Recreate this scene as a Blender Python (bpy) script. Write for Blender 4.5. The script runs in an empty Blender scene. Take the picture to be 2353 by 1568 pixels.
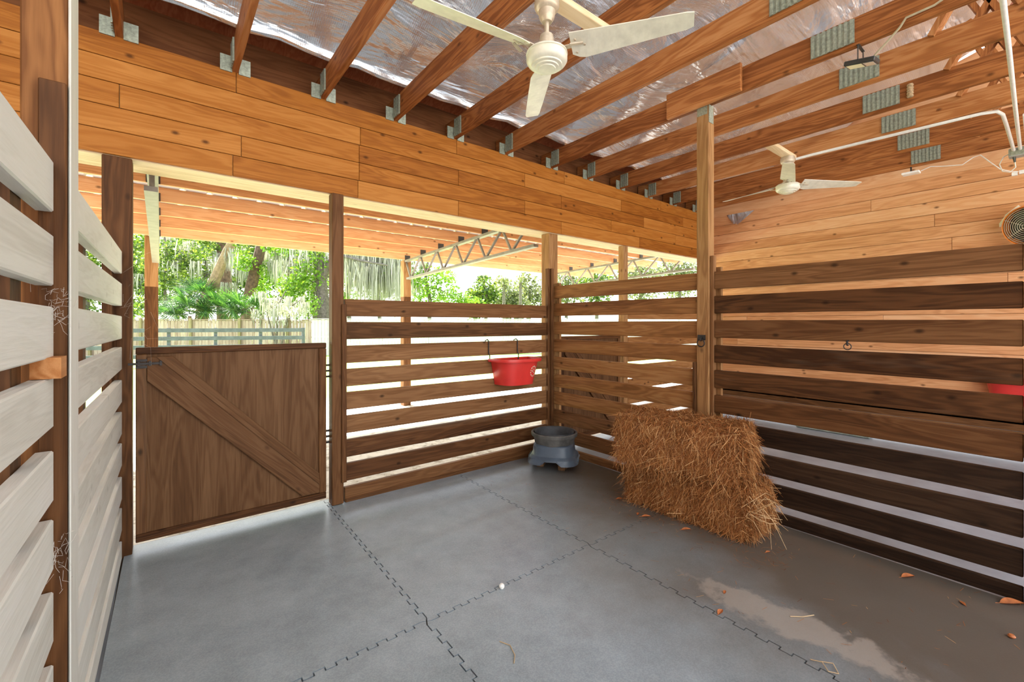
import bpy, math, random
from mathutils import Vector, Matrix
random.seed(7)
R = math.radians
SC = bpy.context.scene
COL = SC.collection

# ------------------------------------------------------------------ camera, sky, sun, exposure
FPX, PX, PY, EYE, YAW = 1010.0, 1176.5, 743.0, 1.45, R(38.6)
cam_d = bpy.data.cameras.new('camera')
cam_d.sensor_width = 36.0
cam_d.lens = FPX / 2353 * 36
cam_d.shift_y = (PY - 784) / 2353
cam_d.clip_start = .02
cam_d.clip_end = 400
cam = bpy.data.objects.new('camera', cam_d)
cam.location = (0, 0, EYE)
cam.rotation_euler = (R(90), 0, -YAW)
COL.objects.link(cam)
SC.camera = cam

W = bpy.data.worlds.new('sky')
SC.world = W
W.use_nodes = True
wn, wl = W.node_tree.nodes, W.node_tree.links
wn.clear()
w_out = wn.new('ShaderNodeOutputWorld')
w_bg = wn.new('ShaderNodeBackground')
w_tc = wn.new('ShaderNodeTexCoord')
w_sep = wn.new('ShaderNodeSeparateXYZ')
w_rp = wn.new('ShaderNodeValToRGB')
w_rp.color_ramp.elements[0].position = 0.0
w_rp.color_ramp.elements[0].color = (1.0, 1.0, 1.0, 1)
w_rp.color_ramp.elements[1].position = 0.8
w_rp.color_ramp.elements[1].color = (0.80, 0.88, 1.0, 1)
wl.new(w_tc.outputs['Generated'], w_sep.inputs[0])
wl.new(w_sep.outputs['Z'], w_rp.inputs[0])
wl.new(w_rp.outputs[0], w_bg.inputs[0])
wl.new(w_bg.outputs[0], w_out.inputs[0])
w_bg.inputs[1].default_value = 0.95

sun_d = bpy.data.lights.new('sun', 'SUN')
sun_d.energy = 9.0
sun_d.angle = R(1.2)
sun_d.color = (1.0, .95, .86)
sun = bpy.data.objects.new('sun', sun_d)
sun.rotation_euler = Vector((0.20, -0.64, -1.0)).to_track_quat('-Z', 'Y').to_euler()
sun.location = (-6, 30, 26)
COL.objects.link(sun)

vs = SC.view_settings
vs.view_transform = 'Standard'
vs.look = 'None'
vs.gamma = 1
vs.exposure = 1.98
vs.use_curve_mapping = False
SC.cycles.use_denoising = True
SC.cycles.max_bounces = 12
SC.cycles.diffuse_bounces = 8
SC.cycles.glossy_bounces = 5
SC.cycles.sample_clamp_indirect = 6


# ------------------------------------------------------------------ geometry helpers
FW = Vector((math.sin(YAW), math.cos(YAW), 0))
RT = Vector((math.cos(YAW), -math.sin(YAW), 0))


def at(px, d, y=None):
    """a place outdoors, d metres out along the view and px across the photograph"""
    p = Vector((0, 0, EYE)) + FW * d + RT * ((px - PX) / FPX * d)
    p.z = EYE - (y - PY) / FPX * d if y is not None else 0
    return p


class MB:
    def __init__(s):
        s.v, s.f, s.sm = [], [], []

    def add(s, vs_, fs, smooth=False):
        b = len(s.v)
        s.v += [tuple(v) for v in vs_]
        s.f += [tuple(i + b for i in f) for f in fs]
        s.sm += [smooth] * len(fs)
        return s

    def box(s, x0, x1, y0, y1, z0, z1):
        return s.add([(x0, y0, z0), (x1, y0, z0), (x1, y1, z0), (x0, y1, z0), (x0, y0, z1), (x1, y0, z1), (x1, y1, z1), (x0, y1, z1)],
                     [(0, 3, 2, 1), (4, 5, 6, 7), (0, 1, 5, 4), (1, 2, 6, 5), (2, 3, 7, 6), (3, 0, 4, 7)])

    def bar(s, a, b, w, h, up=(0, 0, 1)):
        a, b = Vector(a), Vector(b)
        d = (b - a).normalized()
        up = Vector(up)
        if abs(d.dot(up)) > .98:
            up = Vector((1, 0, 0))
        sd = d.cross(up).normalized() * (w / 2)
        u = sd.cross(d).normalized() * (h / 2)
        return s.add([a - sd - u, a + sd - u, a + sd + u, a - sd + u, b - sd - u, b + sd - u, b + sd + u, b - sd + u],
                     [(0, 1, 2, 3), (7, 6, 5, 4), (0, 4, 5, 1), (1, 5, 6, 2), (2, 6, 7, 3), (3, 7, 4, 0)])

    def tube(s, pts, rad, n=8, cap=True):
        pts = [Vector(p) for p in pts]
        rads = rad if isinstance(rad, (list, tuple)) else [rad] * len(pts)
        vs_, fs = [], []
        ref = None
        for i, p in enumerate(pts):
            d = (pts[min(i + 1, len(pts) - 1)] - pts[max(i - 1, 0)]).normalized()
            if ref is None:
                ref = Vector((0, 0, 1)) if abs(d.z) < .9 else Vector((1, 0, 0))
            a = (ref - d * ref.dot(d)).normalized()
            ref = a
            b = d.cross(a)
            for k in range(n):
                t = 2 * math.pi * k / n
                vs_.append(p + (a * math.cos(t) + b * math.sin(t)) * rads[i])
        for i in range(len(pts) - 1):
            for k in range(n):
                fs.append((i * n + k, i * n + (k + 1) % n, (i + 1) * n + (k + 1) % n, (i + 1) * n + k))
        if cap:
            fs.append(tuple(range(n - 1, -1, -1)))
            fs.append(tuple(range((len(pts) - 1) * n, len(pts) * n)))
        return s.add(vs_, fs, True)

    def lathe(s, prof, n=32, c=(0, 0, 0), shape=None):
        vs_, fs = [], []
        for (r, z) in prof:
            for k in range(n):
                t = 2 * math.pi * k / n
                q = r * (shape(t, z) if shape else 1)
                vs_.append((c[0] + q * math.cos(t), c[1] + q * math.sin(t), c[2] + z))
        m = len(prof)
        for i in range(m - 1):
            for k in range(n):
                fs.append((i * n + k, i * n + (k + 1) % n, (i + 1) * n + (k + 1) % n, (i + 1) * n + k))
        if prof[0][0] > 0:
            fs.append(tuple(range(n - 1, -1, -1)))
        if prof[-1][0] > 0:
            fs.append(tuple(range((m - 1) * n, m * n)))
        return s.add(vs_, fs, True)

    def prism(s, poly, z0, z1):
        n = len(poly)
        return s.add([(p[0], p[1], z0) for p in poly] + [(p[0], p[1], z1) for p in poly],
                     [tuple(range(n - 1, -1, -1)), tuple(range(n, 2 * n))] + [(i, (i + 1) % n, n + (i + 1) % n, n + i) for i in range(n)])

    def xf(s, m, start=0):
        for i in range(start, len(s.v)):
            s.v[i] = tuple(m @ Vector(s.v[i]))
        return s


def world_loc(o):
    v = Vector((0, 0, 0))
    while o is not None:
        v = v + o.location
        o = o.parent
    return v


def make(name, mb, mat, parent=None, origin=None, bevel=0.0, autosmooth=True):
    if parent is not None:
        org = world_loc(parent)
    elif origin is not None:
        org = Vector(origin)
    else:
        xs = [v[0] for v in mb.v]; ys = [v[1] for v in mb.v]; zs = [v[2] for v in mb.v]
        org = Vector(((min(xs) + max(xs)) / 2, (min(ys) + max(ys)) / 2, min(zs)))
    me = bpy.data.meshes.new(name)
    me.from_pydata([(v[0] - org.x, v[1] - org.y, v[2] - org.z) for v in mb.v], [], mb.f)
    me.polygons.foreach_set('use_smooth', mb.sm)
    me.materials.append(mat)
    me.update()
    if any(mb.sm) and len(mb.f) < 6000:
        me.set_sharp_from_angle(angle=R(38))
    o = bpy.data.objects.new(name, me)
    COL.objects.link(o)
    if parent is not None:
        o.parent = parent
    else:
        o.location = org
    if bevel:
        m = o.modifiers.new('bevel', 'BEVEL')
        m.width = bevel
        m.segments = 1
        m.limit_method = 'ANGLE'
    return o


def tag(o, label, cat, group=None, kind=None):
    o['label'] = label
    o['category'] = cat
    if group:
        o['group'] = group
    if kind:
        o['kind'] = kind
    return o


def thing(name, label, cat, loc, group=None):
    o = bpy.data.objects.new(name, None)
    o.empty_display_size = .1
    o.location = loc
    COL.objects.link(o)
    return tag(o, label, cat, group)


def solo(name, mb, mat, label, cat, group=None, bevel=0.0):
    return tag(make(name, mb, mat, bevel=bevel), label, cat, group)


def struct(name, mb, mat, bevel=0.0):
    o = make(name, mb, mat, origin=(0, 0, 0), bevel=bevel)
    o['kind'] = 'structure'
    return o


# ------------------------------------------------------------------ materials
def mat_new(name):
    m = bpy.data.materials.new(name)
    m.use_nodes = True
    nt = m.node_tree
    return m, nt, nt.nodes, nt.links, nt.nodes['Principled BSDF']


def mth(nt, op, a, b=None, c=None, clamp=False):
    n = nt.nodes.new('ShaderNodeMath')
    n.operation = op
    n.use_clamp = clamp
    for i, x in enumerate((a, b, c)):
        if x is None:
            continue
        if isinstance(x, (int, float)):
            n.inputs[i].default_value = x
        else:
            nt.links.new(x, n.inputs[i])
    return n.outputs[0]


def ramp(nt, fac, stops, interp='LINEAR'):
    n = nt.nodes.new('ShaderNodeValToRGB')
    cr = n.color_ramp
    cr.interpolation = interp
    while len(cr.elements) < len(stops):
        cr.elements.new(.5)
    for e, (p, c) in zip(cr.elements, stops):
        e.position = p
        e.color = (c[0], c[1], c[2], 1)
    nt.links.new(fac, n.inputs[0])
    return n.outputs[0]


def mix(nt, fac, a, b, mode='MIX'):
    n = nt.nodes.new('ShaderNodeMix')
    n.data_type = 'RGBA'
    n.blend_type = mode
    for k, x in ((0, fac), (6, a), (7, b)):
        if isinstance(x, (int, float)):
            n.inputs[k].default_value = x
        elif isinstance(x, tuple):
            n.inputs[k].default_value = (x[0], x[1], x[2], 1)
        else:
            nt.links.new(x, n.inputs[k])
    return n.outputs[2]


def noise(nt, vec, scale, detail=4, rough=.55, dist=0):
    n = nt.nodes.new('ShaderNodeTexNoise')
    n.inputs['Scale'].default_value = scale
    n.inputs['Detail'].default_value = detail
    n.inputs['Roughness'].default_value = rough
    n.inputs['Distortion'].default_value = dist
    if vec is not None:
        nt.links.new(vec, n.inputs['Vector'])
    return n.outputs[0]


def scaled(nt, vec, sc):
    n = nt.nodes.new('ShaderNodeVectorMath')
    n.operation = 'MULTIPLY'
    nt.links.new(vec, n.inputs[0])
    n.inputs[1].default_value = sc
    return n.outputs[0]


def bump(nt, h, strength, dist=.01):
    n = nt.nodes.new('ShaderNodeBump')
    n.inputs['Strength'].default_value = strength
    n.inputs['Distance'].default_value = dist
    nt.links.new(h, n.inputs['Height'])
    return n.outputs[0]


def rand_fac(nt):
    oi = nt.nodes.new('ShaderNodeObjectInfo')
    ge = nt.nodes.new('ShaderNodeNewGeometry')
    s = mth(nt, 'ADD', oi.outputs['Random'], ge.outputs['Random Per Island'])
    return mth(nt, 'FRACT', mth(nt, 'MULTIPLY', s, 7.31))


WOODS = {}


def wood(name, dark, mid, light, axis, rough=.62, vary=.3, knots=.8, fine=.5, soil=None, ringw=.16):
    key = (name, axis)
    if key in WOODS:
        return WOODS[key]
    m, nt, N, L, bs = mat_new('%s_along_%s' % (name, axis))
    tc = N.new('ShaderNodeTexCoord')
    rnd = rand_fac(nt)
    off = N.new('ShaderNodeCombineXYZ')
    for i, k in enumerate((37.1, 53.7, 71.3)):
        L.new(mth(nt, 'MULTIPLY', rnd, k), off.inputs[i])
    va = N.new('ShaderNodeVectorMath')
    L.new(tc.outputs['Object'], va.inputs[0])
    L.new(off.outputs[0], va.inputs[1])
    i = 'XYZ'.index(axis)
    sc = [1, 1, 1]; sc[i] = .09
    v1 = scaled(nt, va.outputs[0], tuple(sc))
    sc = [1, 1, 1]; sc[i] = .035
    v2 = scaled(nt, va.outputs[0], tuple(sc))
    sp = N.new('ShaderNodeSeparateXYZ')
    L.new(va.outputs[0], sp.inputs[0])
    oth = [k for k in range(3) if k != i]
    across = mth(nt, 'ADD', sp.outputs[oth[0]], sp.outputs[oth[1]])
    cb = N.new('ShaderNodeCombineXYZ')
    L.new(mth(nt, 'MULTIPLY', sp.outputs[i], 3.6), cb.inputs[0])
    L.new(mth(nt, 'MULTIPLY', across, 6.0), cb.inputs[1])
    v3 = cb.outputs[0]
    big = noise(nt, v1, 9, 3, .5, .4)
    rings = mth(nt, 'ADD', mth(nt, 'MULTIPLY', mth(nt, 'SINE', mth(nt, 'MULTIPLY', big, 62)), .5), .5)
    fib = noise(nt, v2, 150, 3, .6)
    vo = N.new('ShaderNodeTexVoronoi')
    vo.inputs['Scale'].default_value = 1.0
    vo.voronoi_dimensions = '2D'
    L.new(v3, vo.inputs['Vector'])
    kd = mth(nt, 'ADD', vo.outputs['Distance'], mth(nt, 'MULTIPLY', mth(nt, 'GREATER_THAN', mth(nt, 'FRACT', mth(nt, 'MULTIPLY', vo.outputs['Color'], 5.7)), .27), 2))
    f = mth(nt, 'ADD', mth(nt, 'MULTIPLY', big, .62), mth(nt, 'MULTIPLY', rings, ringw))
    f = mth(nt, 'ADD', f, (.16 - ringw) * .5)
    f = mth(nt, 'ADD', f, mth(nt, 'MULTIPLY', fib, .22 * fine * 2))
    f = mth(nt, 'ADD', f, mth(nt, 'MULTIPLY', mth(nt, 'SUBTRACT', rnd, .5), vary))
    c = ramp(nt, f, [(.25, dark), (.52, mid), (.80, light)])
    if knots:
        k1 = N.new('ShaderNodeMapRange')
        k1.inputs[1].default_value = .030
        k1.inputs[2].default_value = .105
        k1.inputs[3].default_value = knots
        k1.inputs[4].default_value = 0
        L.new(kd, k1.inputs[0])
        c = mix(nt, k1.outputs[0], c, tuple(x * .33 for x in dark))
    if soil:
        sn = noise(nt, v1, 5.3, 4, .65, .3)
        sm = N.new('ShaderNodeMapRange')
        sm.inputs[1].default_value = soil[1]
        sm.inputs[2].default_value = soil[1] + .18
        L.new(sn, sm.inputs[0])
        c = mix(nt, mth(nt, 'MULTIPLY', sm.outputs[0], soil[2]), c, soil[0])
    L.new(c, bs.inputs['Base Color'])
    bs.inputs['Roughness'].default_value = rough
    bs.inputs['Specular IOR Level'].default_value = .12
    L.new(bump(nt, mth(nt, 'ADD', fib, mth(nt, 'MULTIPLY', rings, .5)), .25, .004), bs.inputs['Normal'])
    WOODS[key] = m
    return m


def pine(a): return wood('honey_pine', (.22, .068, .009), (.355, .128, .020), (.455, .190, .042), a, .5, .36, .9)
def litpine(a): return wood('lit_pine', (.46, .20, .080), (.66, .335, .155), (.74, .44, .24), a, .5, .3, .85)  # pine with the brighter light on far wall and purlins mixed into its colour
def fir(a): return wood('joist_fir', (.19, .062, .017), (.36, .135, .040), (.50, .235, .090), a, .6, .3, .7, ringw=.21)
def dark(a): return wood('dark_slat', (.040, .0150, .0050), (.102, .041, .0140), (.175, .080, .030), a, .55, .4, .75, soil=((.20, .15, .10), .58, .35))
def blackish(a): return wood('blackish_slat', (.013, .0065, .0035), (.030, .0150, .0075), (.058, .030, .015), a, .6, .3, .6)  # near-black tone for the lowest right-hand slats and the edge post
def brown(a): return wood('brown_slat', (.076, .032, .011), (.165, .073, .027), (.26, .13, .055), a, .6, .36, .8)
def tan(a): return wood('tan_slat', (.135, .052, .016), (.265, .116, .038), (.39, .20, .080), a, .6, .3, .8)
def pale(a): return wood('pale_slat', (.50, .49, .43), (.63, .63, .57), (.70, .70, .66), a, .6, .2, .25, ringw=.08)  # one even pale tone for the left slats
def stained(a): return wood('gate_plywood', (.050, .022, .008), (.108, .049, .019), (.165, .084, .037), a, .55, .15, 0, fine=.8)
def raw(a): return wood('raw_post', (.17, .076, .027), (.32, .165, .065), (.45, .27, .125), a, .6, .25, .6)
def umber(a): return wood('umber_post', (.043, .017, .006), (.108, .045, .0155), (.18, .083, .033), a, .55, .2, .5)
def ply(a): return wood('dark_plywood', (.05, .018, .007), (.125, .045, .016), (.20, .08, .03), a, .6, .3, .8)
def cream(a): return wood('cream_pine', (.50, .36, .20), (.68, .52, .32), (.78, .64, .44), a, .55, .15, .3)


def plain(name, col, rough=.5, metal=0.0, var=.12, nscale=18, bmp=.05, spec=.5):
    m, nt, N, L, bs = mat_new(name)
    tc = N.new('ShaderNodeTexCoord')
    n = noise(nt, tc.outputs['Object'], nscale, 4, .6)
    c = ramp(nt, n, [(.3, tuple(x * (1 - var) for x in col)), (.7, tuple(min(1, x * (1 + var)) for x in col))])
    L.new(c, bs.inputs['Base Color'])
    bs.inputs['Roughness'].default_value = rough
    bs.inputs['Metallic'].default_value = metal
    bs.inputs['Specular IOR Level'].default_value = spec
    if bmp:
        L.new(bump(nt, n, bmp, .004), bs.inputs['Normal'])
    return m


M_galv = plain('galvanised_steel', (.31, .34, .27), .45, .35, .3, 60, .1)
M_iron = plain('dark_iron', (.035, .030, .028), .5, .5, .3, 40)
M_conduit = plain('white_conduit', (.72, .72, .68), .45, 0, .08, 30)
M_metalroof = plain('white_metal_sheet', (.80, .82, .84), .4, 0, .04, 6, 0)
M_truss = plain('grey_truss_steel', (.20, .175, .15), .5, .1, .2, 12)
M_clip = plain('black_clip', (.03, .025, .025), .5)
M_fan = plain('cream_fan_enamel', (.70, .68, .57), .35, 0, .12, 14, .03)
M_fanmetal = plain('aged_fan_metal', (.52, .44, .33), .35, .25, .2, 22)
M_red = plain('red_plastic', (.62, .035, .028), .35, 0, .1, 6, .02)
M_logo = plain('cream_print', (.62, .58, .42), .6)
M_rubber = plain('black_rubber', (.045, .047, .050), .6, 0, .4, 14, .15)
M_bluegrey = plain('slate_blue_plastic', (.062, .085, .115), .38, 0, .25, 5, .03)
M_block = wood('old_block', (.09, .045, .02), (.19, .10, .05), (.28, .16, .09), 'X', .7, .2, .4)
M_leaf_dry = plain('dry_leaf', (.42, .13, .035), .6, 0, .3, 40)
M_white = plain('white_stone', (.8, .78, .72), .5)
M_twig = plain('pale_twig', (.45, .32, .18), .7)
M_black = plain('black_housing', (.03, .032, .03), .4)
M_led = plain('led_window', (.85, .80, .55), .3, 0, .03, 8, 0)
M_glassy = plain('light_reflector', (.75, .78, .78), .2, .6, .05, 8, 0)
M_cable = plain('dusty_cable', (.42, .36, .24), .7)
M_wcable = plain('white_cable', (.72, .68, .62), .6)
M_nest = plain('mud_nest', (.42, .30, .17), .9, 0, .4, 60, .6)
M_orange = plain('orange_rim', (.85, .28, .05), .4)
M_cage = plain('grey_fan_cage', (.55, .50, .40), .45)
M_hub = plain('white_plug', (.85, .85, .83), .4)
M_box = plain('grey_junction_box', (.40, .42, .39), .5)
M_silver = plain('worn_metal_frame', (.55, .56, .57), .35, .7)


def floor_mat(name, base, base2, stain, island=False):
    m, nt, N, L, bs = mat_new(name)
    ge = N.new('ShaderNodeNewGeometry')
    pos = ge.outputs['Position']
    rnd = rand_fac(nt)
    n1 = noise(nt, pos, 1.1, 5, .6, .3)
    n2 = noise(nt, pos, 7, 6, .65)
    n3 = noise(nt, pos, 160, 2, .5)
    c = ramp(nt, n1, [(.32, base), (.68, base2)])
    c = mix(nt, .35, c, ramp(nt, n2, [(.15, tuple(x * .55 for x in base)), (.85, tuple(min(1, x * 1.45) for x in base2))]))
    c = mix(nt, .22, c, ramp(nt, n3, [(.4, (.04, .04, .04)), (.62, (.30, .30, .30))]))
    # brown soil trodden in on the bale side of the stall
    sep = N.new('ShaderNodeSeparateXYZ')
    L.new(pos, sep.inputs[0])
    sx = mth(nt, 'ADD', mth(nt, 'SUBTRACT', sep.outputs['X'], mth(nt, 'MULTIPLY', sep.outputs['Y'], .28)), mth(nt, 'MULTIPLY', mth(nt, 'SUBTRACT', n1, .5), 2.2))
    mr = N.new('ShaderNodeMapRange')
    mr.inputs[1].default_value = 1.1
    mr.inputs[2].default_value = 2.4
    L.new(sx, mr.inputs[0])
    c = mix(nt, mth(nt, 'MULTIPLY', mr.outputs[0], .9), c, stain)
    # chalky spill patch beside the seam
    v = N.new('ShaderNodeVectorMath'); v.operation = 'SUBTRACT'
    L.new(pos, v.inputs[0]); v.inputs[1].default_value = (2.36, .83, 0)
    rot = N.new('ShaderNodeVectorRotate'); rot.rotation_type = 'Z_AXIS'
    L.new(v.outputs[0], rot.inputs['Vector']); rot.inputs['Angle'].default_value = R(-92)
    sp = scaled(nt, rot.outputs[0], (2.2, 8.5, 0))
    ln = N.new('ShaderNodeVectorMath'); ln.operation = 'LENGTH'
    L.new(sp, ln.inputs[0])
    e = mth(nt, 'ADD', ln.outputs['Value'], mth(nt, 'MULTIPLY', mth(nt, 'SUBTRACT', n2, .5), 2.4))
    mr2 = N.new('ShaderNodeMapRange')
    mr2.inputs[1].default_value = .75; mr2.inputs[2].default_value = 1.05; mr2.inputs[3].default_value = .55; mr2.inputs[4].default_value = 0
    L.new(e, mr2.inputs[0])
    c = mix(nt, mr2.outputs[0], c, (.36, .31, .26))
    L.new(c, bs.inputs['Base Color'])
    L.new(ramp(nt, n1, [(.25, (.27, .27, .27)), (.75, (.40, .40, .40))]), bs.inputs['Roughness'])
    bs.inputs['Specular IOR Level'].default_value = .65
    L.new(bump(nt, mth(nt, 'ADD', n3, mth(nt, 'MULTIPLY', n2, .5)), .08, .003), bs.inputs['Normal'])
    return m


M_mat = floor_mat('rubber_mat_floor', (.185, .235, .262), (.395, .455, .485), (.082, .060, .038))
M_slab = plain('concrete_slab', (.26, .285, .315), .5, 0, .2, 3, .1)
M_gap = plain('seam_dark', (.05, .035, .022), .9)  # dark tone seen between the mats


def foil():
    m, nt, N, L, bs = mat_new('foil_insulation')
    tc = N.new('ShaderNodeTexCoord')
    n1 = noise(nt, scaled(nt, tc.outputs['Object'], (.55, 2.2, 1)), 1.9, 4, .5, .5)
    n2 = noise(nt, tc.outputs['Object'], 9, 3, .5)
    vo = N.new('ShaderNodeTexVoronoi')
    vo.inputs['Scale'].default_value = 75
    vo.inputs['Randomness'].default_value = .1
    L.new(scaled(nt, tc.outputs['Object'], (1, 1, .1)), vo.inputs['Vector'])
    c = ramp(nt, vo.outputs['Distance'], [(.25, (.88, .93, .97)), (.5, (.76, .81, .86))])
    L.new(c, bs.inputs['Base Color'])
    bs.inputs['Metallic'].default_value = .75
    bs.inputs['Roughness'].default_value = .24
    L.new(bump(nt, mth(nt, 'ADD', mth(nt, 'MULTIPLY', n1, 4), mth(nt, 'ADD', mth(nt, 'MULTIPLY', n2, .28), mth(nt, 'MULTIPLY', vo.outputs['Distance'], .05))), .5, .05), bs.inputs['Normal'])
    return m


def straw():
    m, nt, N, L, bs = mat_new('pine_straw')
    ge = N.new('ShaderNodeNewGeometry')
    c = ramp(nt, ge.outputs['Random Per Island'], [(0, (.12, .036, .009)), (.45, (.30, .105, .026)), (.8, (.46, .20, .062)), (1, (.66, .40, .18))])
    L.new(c, bs.inputs['Base Color'])
    bs.inputs['Roughness'].default_value = .6
    bs.inputs['Specular IOR Level'].default_value = .2
    return m


def leafy(name, cols, trans=.35):
    m, nt, N, L, bs = mat_new(name)
    ge = N.new('ShaderNodeNewGeometry')
    c = ramp(nt, ge.outputs['Random Per Island'], [(i / (len(cols) - 1), k) for i, k in enumerate(cols)])
    L.new(c, bs.inputs['Base Color'])
    bs.inputs['Roughness'].default_value = .55
    tr = N.new('ShaderNodeBsdfTranslucent')
    L.new(mix(nt, 1.0, c, (1.0, 1.0, .55), 'MULTIPLY'), tr.inputs[0])
    mx = N.new('ShaderNodeMixShader')
    mx.inputs[0].default_value = trans
    L.new(bs.outputs[0], mx.inputs[1]); L.new(tr.outputs[0], mx.inputs[2])
    L.new(mx.outputs[0], N['Material Output'].inputs[0])
    return m


M_foil, M_straw = foil(), straw()
M_green = leafy('oak_leaves', [(.022, .055, .009), (.060, .12, .016), (.14, .22, .030), (.27, .34, .06)])
M_bright = leafy('young_leaves', [(.075, .18, .012), (.15, .30, .024), (.28, .42, .055)], .45)
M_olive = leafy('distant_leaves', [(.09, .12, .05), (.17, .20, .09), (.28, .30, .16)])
M_palm = leafy('palmetto_fronds', [(.015, .060, .016), (.04, .12, .03), (.12, .25, .05)], .35)
M_moss = leafy('spanish_moss', [(.20, .205, .185), (.36, .365, .345), (.50, .505, .485)], .3)
M_bark = plain('grey_bark', (.11, .095, .085), .9, 0, .45, 9, .6)
M_pbark = plain('brown_bark', (.105, .062, .046), .9, 0, .5, 7, .6)
M_tbark = plain('tan_bark', (.20, .14, .085), .9, 0, .35, 9, .5)
M_fence = wood('weathered_picket', (.20, .140, .120), (.30, .230, .205), (.38, .320, .295), 'Z', .8, .35, .3)
M_fence2 = wood('bleached_picket', (.42, .415, .41), (.52, .52, .515), (.60, .60, .60), 'Z', .8, .2, .2)
M_fpost = wood('fence_post', (.13, .11, .06), (.20, .165, .10), (.26, .22, .14), 'Z', .8, .2, .3)
M_rail = plain('black_rail_paint', (.060, .070, .090), .6, 0, .3, 6)


def ground_mat():
    m, nt, N, L, bs = mat_new('yard_sand_and_lawn')
    ge = N.new('ShaderNodeNewGeometry')
    pos = ge.outputs['Position']
    n1 = noise(nt, pos, .35, 4, .6)
    n2 = noise(nt, pos, 9, 5, .7)
    sand = ramp(nt, n2, [(.36, (.30, .26, .21)), (.5, (.56, .53, .48)), (.7, (.64, .61, .56))])
    grass = ramp(nt, n2, [(.3, (.12, .22, .03)), (.6, (.30, .42, .09)), (.8, (.44, .50, .20))])
    sep = N.new('ShaderNodeSeparateXYZ')
    L.new(pos, sep.inputs[0])
    mr = N.new('ShaderNodeMapRange')
    mr.inputs[1].default_value = 8.2; mr.inputs[2].default_value = 9.6
    L.new(mth(nt, 'ADD', sep.outputs['Y'], mth(nt, 'MULTIPLY', mth(nt, 'SUBTRACT', n1, .5), 3)), mr.inputs[0])
    L.new(mix(nt, mr.outputs[0], sand, grass), bs.inputs['Base Color'])
    bs.inputs['Roughness'].default_value = .95
    L.new(bump(nt, n2, .4, .02), bs.inputs['Normal'])
    return m


# ------------------------------------------------------------------ ground, floor, big walls, roof
g = MB(); g.box(-90, 90, -40, 110, -.30, -.06)
struct('ground', g, ground_mat())
g = MB(); g.box(-4.1, 7.3, -2.2, 3.78, -.06, 0)
struct('floor', g, M_slab)
g = MB(); g.box(-.19, 3.43, -.04, 3.72, .0001, .0012)      # dark sheet under the mats that shows in the seams
struct('trim_3', g, M_gap)

BACK = 3.60                      # face of the boarded header
# boarded header over the back openings: five courses of pine with staggered butt joints
g = MB()
zt, nb, hb = 3.205, 5, .1465
joints = [[.42, 2.28, 3.9, 5.75], [-1.1, 1.05, 2.27, 4.9, 6.2], [.45, 1.82, 3.02, 4.6, 6.0], [-.6, 1.3, 2.29, 3.05, 5.2], [.37, 1.80, 3.1, 3.95, 5.6]]
joints = [[-2.4, .41, 2.20, 3.65, 5.6], [-1.3, 1.28, 3.05, 4.7, 6.2], [-.2, 1.27, 2.22, 3.60, 5.2], [-1.9, .44, 1.27, 3.05, 4.5, 6.0], [-.9, .39, 1.26, 2.22, 3.6, 5.1]]
for r_ in range(nb):
    z1 = zt - r_ * hb
    xs = [-4.0] + joints[r_] + [7.05]
    for a, b in zip(xs[:-1], xs[1:]):
        g.box(a + .0015, b - .0015, BACK, BACK + .02, z1 - hb + .004, z1)
struct('wall_back', g, pine('X'), bevel=.0025)
g = MB()
g.box(-4.0, 7.05, BACK + .022, BACK + .155, 2.47, 3.20)
g.box(-4.0, 7.05, BACK + .157, BACK + .31, 2.47, 2.71)
struct('trim_1', g, cream('X'))
g = MB()                          # dark plywood closing the eave above the header
g.box(-4.0, 7.05, 3.765, 3.78, 3.15, 3.75)
struct('trim_2', g, ply('X'))

# far boarded wall of the stall next door
g = MB()
g.add([(7.05, -2.2, 3.161), (7.07, -2.2, 3.161), (7.07, 3.75, 3.161), (7.05, 3.75, 3.161), (7.05, -2.2, 5.3), (7.07, -2.2, 5.3), (7.07, 3.75, 3.5), (7.05, 3.75, 3.5)],
      [(0, 3, 2, 1), (4, 5, 6, 7), (0, 1, 5, 4), (1, 2, 6, 5), (2, 3, 7, 6), (3, 0, 4, 7)])
zz = 3.16
row = 0
while zz > .45:
    xs = [-2.2, 3.6]
    cuts = sorted(random.uniform(-1.8, 3.3) for _ in range(1 + row % 2))
    xs = [-2.2] + cuts + [3.6]
    for a, b in zip(xs[:-1], xs[1:]):
        g.box(7.05, 7.07, a + .0015, b - .0015, zz - .142, zz)
    zz -= .1465
    row += 1
g.box(7.075, 7.085, -2.2, 3.6, .45, 3.2)
struct('wall_right', g, litpine('Y'), bevel=.002)
g = MB()
for i, z1 in enumerate((.44, .305, .17)):
    g.box(7.05, 7.09, -2.2, 3.6, z1 - .13, z1)
struct('baseboard_right', g, brown('Y'))

g = MB(); g.box(-4.07, -4.05, -3, 3.6, 0, 5)  # unseen end wall, added to keep sky light off the left side
struct('blocking_wall_left', g, pine('Y'))

# roof: plywood deck on the slope
SL = .34


def roofz(y): return 3.47 + (3.45 - y) * SL


g = MB()
y0, y1 = 4.6, -2.6
g.add([(-4.1, y0, roofz(y0) + .16), (7.3, y0, roofz(y0) + .16), (7.3, y1, roofz(y1) + .16), (-4.1, y1, roofz(y1) + .16),
       (-4.1, y0, roofz(y0) + .18), (7.3, y0, roofz(y0) + .18), (7.3, y1, roofz(y1) + .18), (-4.1, y1, roofz(y1) + .18)],
      [(0, 1, 2, 3), (7, 6, 5, 4), (0, 4, 5, 1), (1, 5, 6, 2), (2, 6, 7, 3), (3, 7, 4, 0)])
struct('ceiling', g, wood('red_sheathing', (.20, .05, .02), (.34, .10, .04), (.45, .16, .07), 'Y', .6, .2, .4))

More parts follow.
